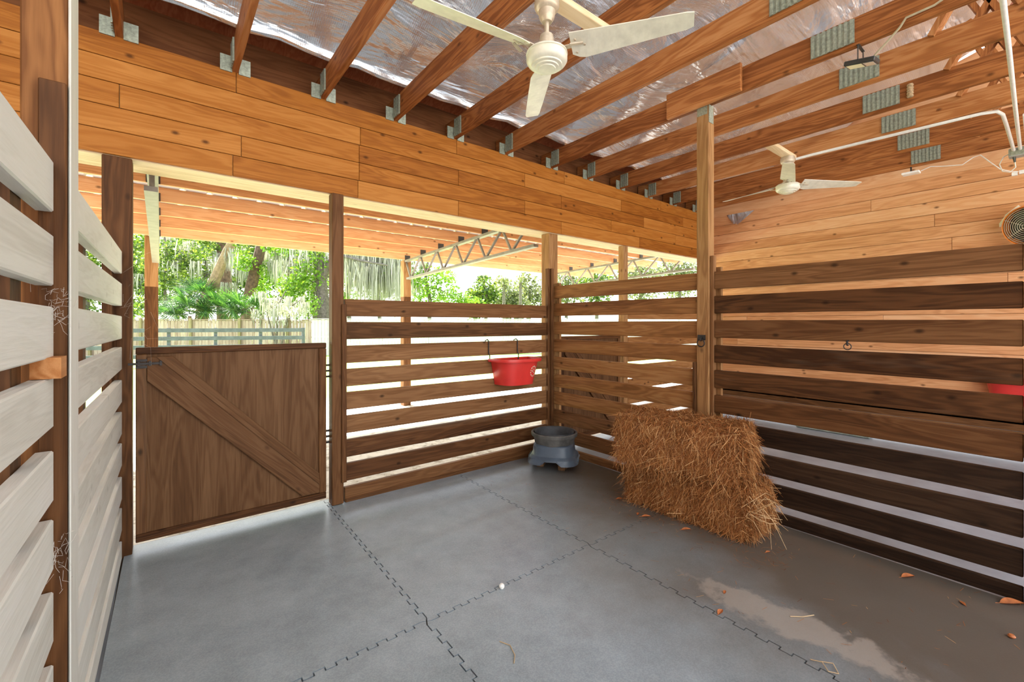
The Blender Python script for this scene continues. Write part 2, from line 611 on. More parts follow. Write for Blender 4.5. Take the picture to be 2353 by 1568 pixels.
# foil sheet sagging under the roof deck
g = MB()
nx, ny = 170, 56
vs_, fs = [], []
rr = random.Random(3)
ph = [(rr.uniform(1.5, 5.5), rr.uniform(1, 4), rr.uniform(0, 6.28), rr.uniform(.004, .014)) for _ in range(14)]
for j in range(ny + 1):
    for i in range(nx + 1):
        x = -3.9 + 10.9 * i / nx
        yend = .05 if x > 4.1 else -.95
        if x > 4.1:
            yend += .18 * math.sin(x * 5.1) + .10 * math.sin(x * 13)
        y = 3.40 + (yend - 3.40) * (j / ny)
        z = roofz(y)
        for (a, b, c, amp) in ph:
            z += amp * math.sin(a * x * 1.6 + b * y * 1.9 + c) * min(1, .12 + (3.4 - y) / .9)
        z -= .05 * (0.5 + .5 * math.cos((x + .2) / .61 * 2 * math.pi + math.pi)) * (.5 + .5 * math.sin(y * 2.3 + 1)) * .7 * min(1, (3.4 - y) / .7)
        if j < 3:
            z += (3 - j) * -.012
        vs_.append((x, y, z))
for j in range(ny):
    for i in range(nx):
        a = j * (nx + 1) + i
        fs.append((a, a + nx + 1, a + nx + 2, a + 1))
g.add(vs_, fs, True)
foil_o = solo('foil_insulation', g, M_foil, 'crinkled silver foil sheet stapled under the barn roof above the joists', 'insulation')
# rolled lower hem of the foil
g = MB()
pts = [(-3.9 + 10.9 * i / 60, 3.40 + .01 * math.sin(i * 1.7), roofz(3.40) - .045 + .012 * math.sin(i * 2.3)) for i in range(61)]
g.tube(pts, .035, 8)
make('rolled_hem', g, M_foil, foil_o)

# ------------------------------------------------------------------ rubber stall mats with interlocking seams
ZM = .015


def seam_pts(p0, p1, n_t, amp):
    """square-wave joint from p0 to p1, straight near both ends"""
    p0, p1 = Vector((p0[0], p0[1], 0)), Vector((p1[0], p1[1], 0))
    d = p1 - p0
    nrm = Vector((-d.y, d.x, 0)).normalized()
    out = [p0]
    for k in range(n_t):
        a = (k + .5) / (n_t + 1)
        b = (k + 1.5) / (n_t + 1)
        s = amp if k % 2 else -amp
        out += [p0 + d * a + nrm * s, p0 + d * b + nrm * s]
    out.append(p1)
    return out


def sA(y): return .962 + .0195 * y
def sB(y): return 2.115 + .026 * y


YC = 1.91
corners = {}
XL0, XR0, Y0, Y1 = -.21, 3.44, -.05, 3.735
gx = [lambda y: -.225 + .012 * y, sA, sB, lambda y: XR0]
gy = [Y0, YC, Y1]
vert = {}
for i in (1, 2):
    for j in (0, 1):
        vert[i, j] = seam_pts((gx[i](gy[j]), gy[j]), (gx[i](gy[j + 1]), gy[j + 1]), 38, .0105)
horiz = {}
for i in range(3):
    horiz[i] = seam_pts((gx[i](YC), YC), (gx[i + 1](YC), YC), 26, .0105)
lab = {(0, 0): 'grey rubber floor mat in the near left corner below the pale slats',
       (1, 0): 'grey rubber floor mat in the near middle of the stall, nearest the viewer',
       (2, 0): 'brown-stained rubber floor mat at near right with a chalky spill',
       (0, 1): 'grey rubber floor mat lit by daylight under the plywood gate',
       (1, 1): 'blue-grey rubber floor mat in the middle in front of the back slats',
       (2, 1): 'stained rubber floor mat in the back corner under the feed pan'}
for i in range(3):
    for j in range(2):
        a = [Vector((gx[i](gy[j]), gy[j], 0)), Vector((gx[i + 1](gy[j]), gy[j], 0))] if j == 0 else horiz[i]
        b = vert[i + 1, j] if i < 2 else [Vector((gx[3](gy[j]), gy[j], 0)), Vector((gx[3](gy[j + 1]), gy[j + 1], 0))]
        c = [Vector((gx[i](gy[2]), gy[2], 0)), Vector((gx[i + 1](gy[2]), gy[2], 0))] if j == 1 else horiz[i]
        d = vert[i, j] if i > 0 else [Vector((gx[0](gy[j]), gy[j], 0)), Vector((gx[0](gy[j + 1]), gy[j + 1], 0))]
        loop = a[:-1] + b[:-1] + list(reversed(c))[:-1] + list(reversed(d))[:-1]
        # shrink a hair toward the mat's own middle so that a joint stays open
        n = len(loop)
        outp = []
        for k in range(n):
            p, q, r_ = loop[k - 1], loop[k], loop[(k + 1) % n]
            e1, e2 = (q - p), (r_ - q)
            n1 = Vector((-e1.y, e1.x, 0)); n2 = Vector((-e2.y, e2.x, 0))
            n1 = n1.normalized() if n1.length > 1e-6 else n1
            n2 = n2.normalized() if n2.length > 1e-6 else n2
            nn = n1 + n2
            if nn.length < .2:
                nn = n1
            den = max(.35, 1 + n1.dot(n2))
            off = nn / den * .0030
            outp.append((q.x + off.x, q.y + off.y))
        g = MB(); g.prism(outp, .0005, ZM)
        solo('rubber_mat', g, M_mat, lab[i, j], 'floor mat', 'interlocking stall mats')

# ------------------------------------------------------------------ posts
def post(label, x0, x1, y0, y1, z0, z1, mat, name='timber_post', group='stall posts', bev=.005):
    g = MB(); g.box(x0, x1, y0, y1, z0, z1)
    return solo(name, g, mat, label, 'post', group, bevel=bev)


post('dark brown post left of the plywood gate, under the pine header', -.28, -.14, 3.60, 3.74, 0, 2.47, umber('Z'))
pt = thing('timber_post', 'dark square post between the plywood gate and back slats', 'post', (1.087, 3.60, 0), 'stall posts')
g = MB(); g.box(1.043, 1.132, 3.555, 3.645, .02, 2.47); make('post_shaft', g, umber('Z'), pt, bevel=.005)
g = MB(); g.box(1.112, 1.150, 3.537, 3.556, .19, 1.60); make('cover_strip', g, dark('Z'), pt, bevel=.003)
pt = thing('timber_post', 'tall square corner post where back slats meet right slats', 'post', (3.50, 3.69, 0), 'stall posts')
g = MB(); g.box(3.43, 3.57, 3.625, 3.755, 0, 2.47); make('post_shaft', g, raw('Z'), pt, bevel=.005)
g = MB(); g.box(3.36, 3.392, 3.570, 3.612, .02, 2.06); make('cover_strip', g, umber('Z'), pt, bevel=.003)
g = MB(); g.box(3.397, 3.432, 3.548, 3.612, .02, 2.06); make('cover_strip', g, umber('Z'), pt, bevel=.003)
pt = thing('timber_post', 'pale square post rising to the joists behind the straw bales', 'post', (3.465, 1.81, 0), 'stall posts')
g = MB(); g.box(3.42, 3.51, 1.765, 1.867, 0, 3.20); make('post_shaft', g, raw('Z'), pt, bevel=.005)
g = MB(); g.box(3.44, 3.485, 1.735, 1.764, 0, 1.99); make('cover_strip', g, brown('Z'), pt, bevel=.003)
g = MB(); g.box(3.40, 3.44, 1.868, 1.892, 0, 1.13); make('cover_strip', g, umber('Z'), pt, bevel=.003)
g = MB(); g.box(3.416, 3.419, 1.775, 1.86, 3.13, 3.24); g.box(3.42, 3.49, 1.761, 1.764, 3.06, 3.20); make('metal_strap', g, M_galv, pt)
pt = thing('timber_post', 'big knotty post at left edge between the two pale slat panels', 'post', (-.25, 1.81, 0), 'stall posts')
g = MB(); g.box(-.30, -.205, 1.765, 1.88, 0, 3.20); make('post_shaft', g, tan('Z'), pt, bevel=.004)
g = MB(); g.box(-.2045, -.199, 1.748, 1.893, 0, 3.19); make('cover_strip', g, pale('Z'), pt, bevel=.003)  # pale tone of the post's right face, laid on as a thin strip
g = MB(); g.box(-.262, -.206, 1.735, 1.764, 0, 2.12); make('cover_strip', g, umber('Z'), pt, bevel=.003)
post('soiled post at the right edge ending the dark slats', 3.44, 3.53, .03, .122, 0, 1.95, blackish('Z'))
post('square gate post of the stall next door, seen over right slats', 4.755, 4.845, 3.60, 3.69, 0, 2.47, raw('Z'))
post('short post far left behind the pale slats, in next stall', -1.30, -1.21, 3.60, 3.69, 0, 2.47, umber('Z'))

# ------------------------------------------------------------------ slatted partitions
SLAT = .139


def partition(label, axis, face, a, b, tops, mats, thick=.038, tilt=None, group='slatted stall partitions', cat='partition'):
    """boards between a and b along one axis; face = inner plane; tops = upper edges"""
    mid = (a + b) / 2
    loc = (face, mid, 0) if axis == 'Y' else (mid, face, 0)
    t = thing('slat_partition', label, cat, loc, group)
    for k, z1 in enumerate(tops):
        z0 = max(z1 - SLAT, .016)
        g = MB()
        j = random.uniform(-.004, .004)
        w = random.uniform(-.006, .006)
        if axis == 'Y':
            lo, hi = (face, face + thick) if thick > 0 else (face + thick, face)
            fa, fb = (tilt if tilt else (0, 0))
            vs_ = [(lo + fa, a, z0 + j), (hi + fa, a, z0 + j), (hi + fb, b, z0 - w), (lo + fb, b, z0 - w),
                   (lo + fa, a, z1 + j), (hi + fa, a, z1 + j), (hi + fb, b, z1 - w), (lo + fb, b, z1 - w)]
        else:
            lo, hi = face, face + thick
            vs_ = [(a, lo, z0 + j), (b, lo, z0 - w), (b, hi, z0 - w), (a, hi, z0 + j),
                   (a, lo, z1 + j), (b, lo, z1 - w), (b, hi, z1 - w), (a, hi, z1 + j)]
        g.add(vs_, [(0, 3, 2, 1), (4, 5, 6, 7), (0, 1, 5, 4), (1, 2, 6, 5), (2, 3, 7, 6), (3, 0, 4, 7)])
        make('slat', g, mats(k)(axis), t, bevel=.004)
    return t


side = [1.862 - .197 * k for k in range(10)]
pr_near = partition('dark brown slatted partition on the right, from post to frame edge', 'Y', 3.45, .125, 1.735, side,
                    lambda k: brown if k == 0 else (dark if k < 6 else blackish))
pr_far = partition('warm brown slatted partition between the corner post and bale post', 'Y', 3.45, 1.87, 3.60, side,
                   lambda k: tan if k < 7 else brown)
for t, a, b in ((pr_near, 1.70, 1.76), (pr_far, 3.52, 3.60)):
    g = MB(); g.box(3.489, 3.52, a, b, .0, 1.90); make('backing_strip', g, raw('Z'), t)
lt = [1.892 - .1965 * k for k in range(10)]
pl_far = partition('pale slat panel between knotty post and gate post', 'Y', -.187, 1.905, 3.585, lt, lambda k: pale, thick=-.038, tilt=(-.028, .0))
pl_near = partition('pale slat panel at the left edge, nearest the viewer', 'Y', -.228, .20, 1.725, lt, lambda k: pale, thick=-.038, tilt=(-.025, -.002))
for t, b in ((pl_far, 3.585),):
    g = MB(); g.box(-.27, -.228, 3.49, 3.58, .0, 1.90); make('backing_strip', g, umber('Z'), t)
    g = MB(); g.box(-.30, -.262, 2.62, 2.71, .0, 1.86); make('backing_strip', g, umber('Z'), t)
g = MB(); g.box(-.33, -.27, 1.50, 1.60, .0, 1.86); make('backing_strip', g, umber('Z'), pl_near)
g = MB(); g.box(-.262, -.205, 1.64, 1.725, 1.305, 1.36); make('wood_shim', g, fir('Y'), pl_near)
bk = [1.645 - .1886 * k for k in range(9)]
pb = partition('backlit brown slatted partition across the back behind the red bucket', 'X', 3.585, 1.150, 3.355, bk, lambda k: brown if k < 6 else dark, group='slatted stall partitions')
g = MB(); g.box(1.155, 3.42, 3.575, 3.66, .0, .045); make('sill_board', g, umber('X'), pb, bevel=.004)
partition('far slatted partition at the back of the stall next door', 'X', 3.60, 4.85, 7.04, bk, lambda k: tan)
partition('dark slats at far left, at back of the left stall', 'X', 3.60, -4.0, -1.31, bk, lambda k: umber)

# ------------------------------------------------------------------ gates
def gate(label, x0, x1, yf, mirrored=False, hinge_right=True):
    t = thing('stall_gate', label, 'gate', ((x0 + x1) / 2, yf, .07), 'plywood stall gates')
    z0, z1 = .07, 1.295
    w = .055
    g = MB(); g.box(x0 + .01, x1 - .01, yf + .014, yf + .034, z0 + .01, z1 - .01)
    make('plywood_panel', g, stained('Z'), t)
    g = MB(); g.box(x0, x1, yf, yf + .05, z1 - .042, z1); make('top_rail', g, dark('X'), t, bevel=.004)
    g = MB(); g.box(x0, x1, yf, yf + .05, z0, z0 + .05); make('bottom_rail', g, dark('X'), t, bevel=.004)
    g = MB(); g.box(x0, x0 + w, yf - .001, yf + .05, z0 + .051, z1 - .043); make('stile', g, dark('Z'), t, bevel=.004)
    g = MB(); g.box(x1 - w, x1, yf - .001, yf + .05, z0 + .051, z1 - .043); make('stile', g, dark('Z'), t, bevel=.004)
    # diagonal brace with a proud middle batten, top left to bottom right
    xa, xb = x0 + w, x1 - w
    bw = .17
    g = MB()
    za, zb = z1 - .06, z0 + .06
    poly = [(xa, za), (xa + .13, za), (xb, zb + .15), (xb, zb), (xb - .12, zb), (xa, za - .15)]
    vs_ = [(p[0], yf - .012, p[1]) for p in poly] + [(p[0], yf + .0135, p[1]) for p in poly]
    g.add(vs_, [tuple(range(6)), tuple(range(11, 5, -1))] + [(i, 6 + i, 6 + (i + 1) % 6, (i + 1) % 6) for i in range(6)])
    M_brace = wood('gate_brace', (.060, .026, .0095), (.128, .058, .023), (.185, .097, .045), 'X', .55, .2, .4)
    ang = math.atan2(za - zb - .10, xb - xa - .04)
    rotm = Matrix.Rotation(ang, 4, 'Y')
    br = make('brace', g, M_brace, t, bevel=.003)
    g = MB()
    poly = [(xa + .045, za), (xa + .085, za), (xb, zb + .105), (xb, zb + .065)]
    vs_ = [(p[0], yf - .020, p[1]) for p in poly] + [(p[0], yf - .0125, p[1]) for p in poly]
    g.add(vs_, [tuple(range(4)), tuple(range(7, 3, -1))] + [(i, 4 + i, 4 + (i + 1) % 4, (i + 1) % 4) for i in range(4)])
    bt = make('brace_batten', g, M_brace, t, bevel=.002)
    for o in (br, bt):
        o.data.transform(rotm.inverted())
        o.rotation_euler = (0, ang, 0)
    for z in (1.02, .50):
        g = MB()
        for dz in (0, .045, .09):
            g.box(x1 - .008, x1 + .030, yf + .008, yf + .032, z + dz, z + dz + .014)
        g.box(x1 - .010, x1 - .004, yf + .004, yf + .034, z - .02, z + .125)
        make('hinge', g, M_iron, t)
    g = MB()
    g.bar((x0 - .035, yf - .018, 1.195), (x0 + .125, yf - .018, 1.195), .014, .014)
    g.box(x0 + .0, x0 + .13, yf - .010, yf - .002, 1.207, 1.222)
    g.box(x0 + .0, x0 + .13, yf - .010, yf - .002, 1.165, 1.182)
    for dx in (.01, .065, .118):
        g.box(x0 + dx, x0 + dx + .012, yf - .030, yf - .010, 1.18, 1.21)
    make('slide_bolt', g, M_iron, t)
    return t


gate('dark plywood half gate with diagonal brace under the open doorway', -.125, 1.018, 3.620)
gate('weathered plywood half gate of the next stall, behind right slats', 3.62, 4.72, 3.625)

# ------------------------------------------------------------------ roof trusses (bottom chords with plates)
TX = [-1.42, -.81, -.20, .405, .99, 1.585, 2.185, 2.795, 3.445, 4.05, 4.68, 5.30, 5.92, 6.56]
ORD = ['farthest left, cut by the frame', 'second from the left', 'farthest left beside the knotty left post', 'just right of the knotty left post', 'second right of the knotty post',
       'left of the near ceiling fan', 'right of the near ceiling fan', 'between near fan and bale post', 'resting on the bale post',
       'first beyond the bale post', 'second beyond the bale post', 'above the far ceiling fan', 'behind the far ceiling fan', 'last before the far pine wall']


def ribbed(g, x, ya, yb, za, zb, sgn):
    """galvanised press plate: vertical ridges standing off one face"""
    n = int((yb - ya) / .03)
    st = (yb - ya) / n
    g.box(x - .001, x + .001, ya, yb, za, zb)
    for k in range(n):
        y = ya + st * (k + .5)
        g.box(x + min(sgn * .001, sgn * .009), x + max(sgn * .001, sgn * .009), y - st * .26, y + st * .26, za, zb)


for k, x in enumerate(TX):
    if k < 2:
        continue
    xo = x + (.03 if k in (5, 6) else 0)
    t = thing('roof_truss', 'orange-brown ceiling joist %s' % ORD[k], 'joist', (x, 1.2, 3.2), 'ceiling joists over the stalls')
    sh = -.045 if 2 < k < 8 else (.06 if k > 11 else 0)
    g = MB()
    ya, yb = -1.25, 3.755
    xa, xb = x + sh * .8, x
    w = .019
    g.add([(xa - w, ya, 3.2), (xa + w, ya, 3.2), (xb + w, yb, 3.2), (xb - w, yb, 3.2), (xa - w, ya, 3.385), (xa + w, ya, 3.385), (xb + w, yb, 3.385), (xb - w, yb, 3.385)],
          [(0, 3, 2, 1), (4, 5, 6, 7), (0, 1, 5, 4), (1, 2, 6, 5), (2, 3, 7, 6), (3, 0, 4, 7)])
    make('bottom_chord', g, fir('Y'), t, bevel=.003)
    if k > 1:
        g = MB()
        ribbed(g, x - w - .0035, 3.46, 3.58, 3.21, 3.37, -1)
        make('heel_plate', g, M_galv, t)
        g = MB()
        for s in (-1, 1):
            g.box(x + s * .055 - .035, x + s * .055 + .035, 3.590, 3.599, 3.19, 3.30)
        make('joist_hanger', g, M_galv, t)
    if k >= 7:
        g = MB()
        xx = x + sh * .8 * (3.755 - .95) / 5.0
        ribbed(g, xx - w - .0035, .82, 1.06, 3.225, 3.375, -1)
        make('splice_plate', g, M_galv, t)
        g = MB()
        g.bar((xa, .55, 3.37), (xa, .02, 4.35), .036, .085, (1, 0, 0))
        g.bar((xa, .15, 3.37), (xa, .55, 4.30), .036, .085, (1, 0, 0))
        make('web', g, fir('Z'), t)

# sister board scabbed to the joist on the bale post
g = MB(); g.box(3.374, 3.406, 1.498, 2.113, 3.19, 3.40)
solo('sister_board', g, fir('Y'), 'short reinforcing board nailed to the joist above the bale post', 'board', bevel=.003)

# ------------------------------------------------------------------ ceiling fans
def blade(root, ang, z, length, parent, droop=.0):
    """a long pitched paddle with a clipped root, plus its iron"""
    m = Matrix.Translation(Vector(root) + Vector((0, 0, z))) @ Matrix.Rotation(ang, 4, 'Z')
    n = 18
    vs_, fs = [], []
    for i in range(n + 1):
        u = i / n
        r = .135 + (length - .135) * u
        w = .150 * (1 - u) + .098 * u
        lead = .5 * w
        if u < .12:
            q = u / .12
            lead *= .55 + .45 * math.sin(q * math.pi / 2)
        trail = -.5 * w
        if u > .94:
            q = (u - .94) / .06
            lead -= .010 * q * q
            trail += .006 * q * q
        pitch = -R(26 - 15 * u)
        dz = -droop * u * u
        for t_ in (-.0022, .0022):
            for s in (lead, trail):
                vs_.append((r, s * math.cos(pitch), s * math.sin(pitch) + dz + t_))
    for i in range(n):
        a, b = i * 4, i * 4 + 4
        fs += [(a, a + 1, b + 1, b), (a + 3, a + 2, b + 2, b + 3), (a + 2, a, b, b + 2), (a + 1, a + 3, b + 3, b + 1)]
    fs += [(0, 2, 3, 1), (n * 4, n * 4 + 1, n * 4 + 3, n * 4 + 2)]
    g = MB(); g.add(vs_, fs); g.xf(m)
    b_ = make('blade', g, M_fan, parent)
    g = MB()
    g.bar((.085, 0, .004), (.165, 0, .006), .03, .006)
    g.bar((.135, -.045, -.016), (.20, -.02, -.006), .018, .006)
    for (r, s) in ((.160, .035), (.160, -.035), (.205, .0)):
        p = R(-24)
        g.tube([(r, s * math.cos(p), s * math.sin(p) - .006), (r, s * math.cos(p), s * math.sin(p) + .006)], .006, 8)
    g.xf(m)
    make('blade_iron', g, M_fanmetal, b_)
    return b_


def fan(x, y, angs, label, ztop=3.2):
    t = thing('ceiling_fan', label, 'ceiling fan', (x, y, ztop), 'ceiling fans')
    c = (x, y, ztop)
    g = MB(); g.lathe([(.062, 0), (.066, -.012), (.068, -.045), (.060, -.062), (.046, -.070), (.044, -.090), (.040, -.108), (.028, -.128), (.0, -.128)][::-1], 36, c)
    make('canopy', g, M_fanmetal, t)
    g = MB(); g.lathe([(.0125, -.24), (.0125, -.11)], 16, c)
    make('downrod', g, M_fanmetal, t)
    g = MB(); g.lathe([(.047, -.285), (.045, -.270), (.038, -.215), (.035, -.200), (.014, -.198)], 28, c)
    make('coupling_cover', g, M_fanmetal, t)
    prof = [(0, -.384), (.046, -.382), (.048, -.377), (.064, -.375), (.066, -.369), (.082, -.366), (.084, -.359), (.100, -.353), (.110, -.338), (.110, -.318), (.105, -.316), (.105, -.306), (.112, -.304), (.110, -.296), (.096, -.286), (.044, -.280), (0, -.280)]
    g = MB(); g.lathe(prof, 44, c)
    make('motor_housing', g, M_fan, t)
    for a in angs:
        blade((x, y, ztop), R(a), -.288, .735, t)
    return t


fan(1.625, 1.735, (173, -59, 55), 'large cream three-blade ceiling fan near the top of the picture')
fan(5.165, 1.81, (-40, 80, 200), 'smaller looking white three-blade ceiling fan beyond the bale post')
g = MB(); g.box(1.55, 2.175, 1.69, 1.78, 3.2, 3.238)
solo('mounting_block', g, cream('X'), 'pale wood block between joists holding the near ceiling fan', 'board', 'fan blocks', bevel=.003)
g = MB(); g.box(4.70, 5.29, 1.765, 1.855, 3.2, 3.238)
solo('mounting_block', g, cream('X'), 'pale wood block between joists holding the far ceiling fan', 'board', 'fan blocks', bevel=.003)

# ------------------------------------------------------------------ lights, conduit, wiring, nest
t = thing('floodlight', 'small black LED floodlight hanging from a joist by a bracket', 'light', (3.46, .80, 3.20))
m = Matrix.Translation(Vector((3.47, .80, 3.10))) @ Matrix.Rotation(R(12), 4, 'X') @ Matrix.Rotation(R(-8), 4, 'Y')
g = MB(); g.box(-.055, .055, -.085, .075, -.012, .016); g.xf(m); make('housing', g, M_black, t, bevel=.004)
g = MB(); g.box(-.04, .04, -.015, .063, -.0145, -.0125); g.xf(m); make('led_window', g, M_led, t)
g = MB(); g.box(-.04, .04, -.075, -.025, -.0145, -.0125); g.xf(m); make('reflector', g, M_glassy, t)
g = MB()
g.bar((-.058, 0, 0), (-.058, 0, .095), .004, .016); g.bar((.058, 0, 0), (.058, 0, .095), .004, .016); g.bar((-.06, 0, .097), (.06, 0, .097), .016, .004)
g.xf(Matrix.Translation(Vector((3.47, .80, 3.10)))); make('bracket', g, M_black, t)
g = MB(); g.tube([(3.465, .73, 3.115), (3.44, .66, 3.16), (3.42, .60, 3.205), (3.40, .57, 3.235), (3.40, .45, 3.24), (3.40, .30, 3.30), (3.39, .18, 3.345), (3.39, 0, 3.36), (3.39, -.6, 3.36)], .0065, 6)
solo('power_cable', g, M_cable, 'dusty grey cable running along the joist to the floodlight', 'cable')

t = thing('work_light', 'tiny pale light clipped under the last joist, right of the far fan', 'light', (6.57, 1.06, 3.20))
m = Matrix.Translation(Vector((6.57, 1.06, 3.13)))
g = MB(); g.box(-.05, .05, -.075, .075, -.01, .012); g.xf(m); make('housing', g, M_hub, t, bevel=.004)
g = MB(); g.bar((0, 0, .012), (0, 0, .07), .012, .02); g.xf(m); make('bracket', g, M_iron, t)
g = MB(); g.tube([(6.57, .98, 3.135), (6.58, .90, 3.165), (6.60, .80, 3.145), (6.60, .66, 3.12), (6.60, .58, 3.175), (6.62, .53, 3.19), (6.66, .46, 3.10), (6.72, .40, 3.03), (6.78, .33, 3.00), (6.80, .28, 2.99)], .005, 6)
solo('light_cord', g, M_wcable, 'thin pale cord looping from the tiny light to white plugs', 'cable')
g = MB(); g.box(6.79, 6.82, .285, .325, 2.955, 2.99); g.box(6.80, 6.83, .235, .275, 2.965, 3.0)
solo('plug_connector', g, M_hub, 'pair of white cable plugs hanging below the junction box', 'plug')

g = MB()
g.tube([(5.18, 1.74, 3.165), (5.22, 1.60, 3.180), (5.25, 1.2, 3.183), (5.28, .75, 3.183), (5.30, .42, 3.183), (5.34, .335, 3.183), (5.46, .31, 3.183), (5.75, .306, 3.180), (6.2, .302, 3.165), (6.55, .30, 3.150)], .0135, 10)
solo('conduit_pipe', g, M_conduit, 'white conduit pipe bending from the far fan to the junction box', 'pipe', 'white conduits')
g = MB(); g.tube([(3.30, .195, 3.182), (4.2, .212, 3.182), (5.4, .238, 3.180), (6.2, .252, 3.165), (6.55, .258, 3.150)], .0135, 10)
solo('conduit_pipe', g, M_conduit, 'long straight white conduit crossing under the joists at top right', 'pipe', 'white conduits')
g = MB(); g.tube([(5.6, .195, 3.182), (6.2, .205, 3.165), (6.55, .212, 3.150)], .0135, 10)
solo('conduit_pipe', g, M_conduit, 'short white conduit stub at the right frame edge above the box', 'pipe', 'white conduits')
t = thing('junction_box', 'grey electrical junction box where the white conduits meet', 'electrical box', (6.62, .25, 3.10))
g = MB(); g.box(6.55, 6.67, .17, .335, 3.095, 3.175); make('box_body', g, M_box, t, bevel=.006)
g = MB(); g.box(6.545, 6.55, .18, .325, 3.10, 3.17); make('cover', g, M_galv, t, bevel=.002)
for yy in (.30, .225):
    g = MB(); g.tube([(6.60, yy, 3.095), (6.61, yy - .005, 3.045)], [.012, .008], 8); make('plug', g, M_black, t)
g = MB(); g.tube([(6.61, .295, 3.045), (6.63, .29, 3.0), (6.66, .33, 2.965), (6.66, .38, 2.99), (6.64, .40, 3.06), (6.61, .37, 3.12), (6.60, .33, 3.135)], .005, 6)
make('cord', g, M_wcable, t)

g = MB()
for k in range(5):
    g.lathe([(0, -.012), (.018, -.010), (.022, 0), (.018, .010), (0, .012)], 14, (4.648, .755, 3.255 + k * .021))
solo('mud_nest', g, M_nest, 'small tan mud wasp nest stuck on a joist side', 'nest')

# round fan hung on the far wall, cut by the frame edge
t = thing('barn_fan', 'round orange-rimmed fan cut off by the right frame edge', 'fan', (6.95, .20, 2.42))
cf = Vector((6.80, .20, 2.43))
m = Matrix.Translation(cf) @ Matrix.Rotation(R(-28), 4, 'Z') @ Matrix.Rotation(R(-90 - 12), 4, 'Y')
g = MB(); g.lathe([(.200, -.05), (.208, -.02), (.205, .035), (.196, .05), (.188, .035), (.190, -.05)], 48); g.xf(m); make('rim', g, M_orange, t)
g = MB()
for q in range(9):
    r = .03 + q * .0185
    zc = .062 - .00000 - .02 * (r / .19) ** 2
    g.tube([(r * math.cos(a * math.pi / 20), r * math.sin(a * math.pi / 20), zc) for a in range(41)], .0028, 5, False)
for a in range(6):
    g.tube([(.02 * math.cos(a * math.pi / 3), .02 * math.sin(a * math.pi / 3), .063), (.19 * math.cos(a * math.pi / 3), .19 * math.sin(a * math.pi / 3), .044)], .0028, 5)
g.xf(m); make('cage', g, M_cage, t)
g = MB(); g.lathe([(0, -.06), (.187, -.055), (.187, -.048), (0, -.04)], 40); g.xf(m); make('back_shell', g, M_black, t)
for a in range(4):
    g = MB()
    th = a * math.pi / 2 + .4
    g.add([(.03 * math.cos(th - .3), .03 * math.sin(th - .3), -.01), (.17 * math.cos(th - .35), .17 * math.sin(th - .35), -.02), (.175 * math.cos(th + .3), .175 * math.sin(th + .3), .02), (.03 * math.cos(th + .4), .03 * math.sin(th + .4), .01),
           (.03 * math.cos(th - .3), .03 * math.sin(th - .3), -.006), (.17 * math.cos(th - .35), .17 * math.sin(th - .35), -.016), (.175 * math.cos(th + .3), .175 * math.sin(th + .3), .024), (.03 * math.cos(th + .4), .03 * math.sin(th + .4), .014)],
          [(0, 3, 2, 1), (4, 5, 6, 7), (0, 1, 5, 4), (1, 2, 6, 5), (2, 3, 7, 6), (3, 0, 4, 7)])
    g.xf(m); make('fan_blade', g, M_black, t)
g = MB(); g.bar((7.04, .42, 2.50), (6.86, .36, 2.56), .012, .04); g.bar((6.86, .365, 2.56), (6.83, .27, 2.64), .01, .035); g.bar((7.04, .2, 2.43), (6.86, .2, 2.43), .05, .05)
make('wall_bracket', g, M_hub, t)

# ------------------------------------------------------------------ feed gear
t = thing('feed_bucket', 'red plastic flat-back bucket hooked on the back slats', 'bucket', (2.82, 3.45, .83), 'red feed buckets')


def bucket(t, cx, yb, zt, w, h, dep, hooks=True, flip=False):
    """D-shaped hook-over bucket: flat back at yb, bowed front toward -y"""
    def ring(sw, sd, z, ins=0):
        pts = []
        n = 30
        for i in range(n + 1):
            a = math.pi * i / n
            e = .62
            cxn = math.copysign(abs(math.cos(a)) ** e, math.cos(a))
            sy = abs(math.sin(a)) ** e
            pts.append((cx + (sw / 2 - ins) * cxn, yb - ins * .3 - (sd - ins) * sy, z))
        return pts
    rows = [ring(w * .68, dep * .72, zt - h + .006), ring(w * .71, dep * .75, zt - h), ring(w * .72, dep * .76, zt - h + .02), ring(w * .86, dep * .90, zt - .045),
            ring(w * .87, dep * .90, zt - .034), ring(w, dep, zt - .030), ring(w * 1.01, dep * 1.01, zt - .012), ring(w, dep, zt),
            ring(w, dep, zt, .035), ring(w * .85, dep * .88, zt - .05, .012), ring(w * .70, dep * .74, zt - h + .03, .012)]
    n = len(rows[0])
    vs_ = [p for r_ in rows for p in r_]
    fs = []
    for i in range(len(rows) - 1):
        for k in range(n):
            k2 = (k + 1) % n
            fs.append((i * n + k, i * n + k2, (i + 1) * n + k2, (i + 1) * n + k))
    fs.append(tuple(range(n)))
    fs.append(tuple(range((len(rows) - 1) * n + n - 1, (len(rows) - 1) * n - 1, -1)))
    g = MB(); g.add(vs_, fs, True)
    make('bucket_body', g, M_red, t)
    if hooks:
        for dx in (-.27, .10):
            g = MB()
            x = cx + dx
            g.tube([(x, yb - .02, zt - .02), (x, yb - .02, zt + .03), (x, yb - .004, zt + .06), (x, yb - .004, zt + .175), (x, yb + .02, zt + .19), (x, yb + .055, zt + .18), (x, yb + .058, zt + .13)], .0055, 8)
            make('hook', g, M_iron, t)


bucket(t, 2.825, 3.576, 1.095, .55, .262, .30)
# worn round emblem: a ring of small broken marks with a scrap in its middle
g = MB()
ec = Vector((2.935, 0, .965))


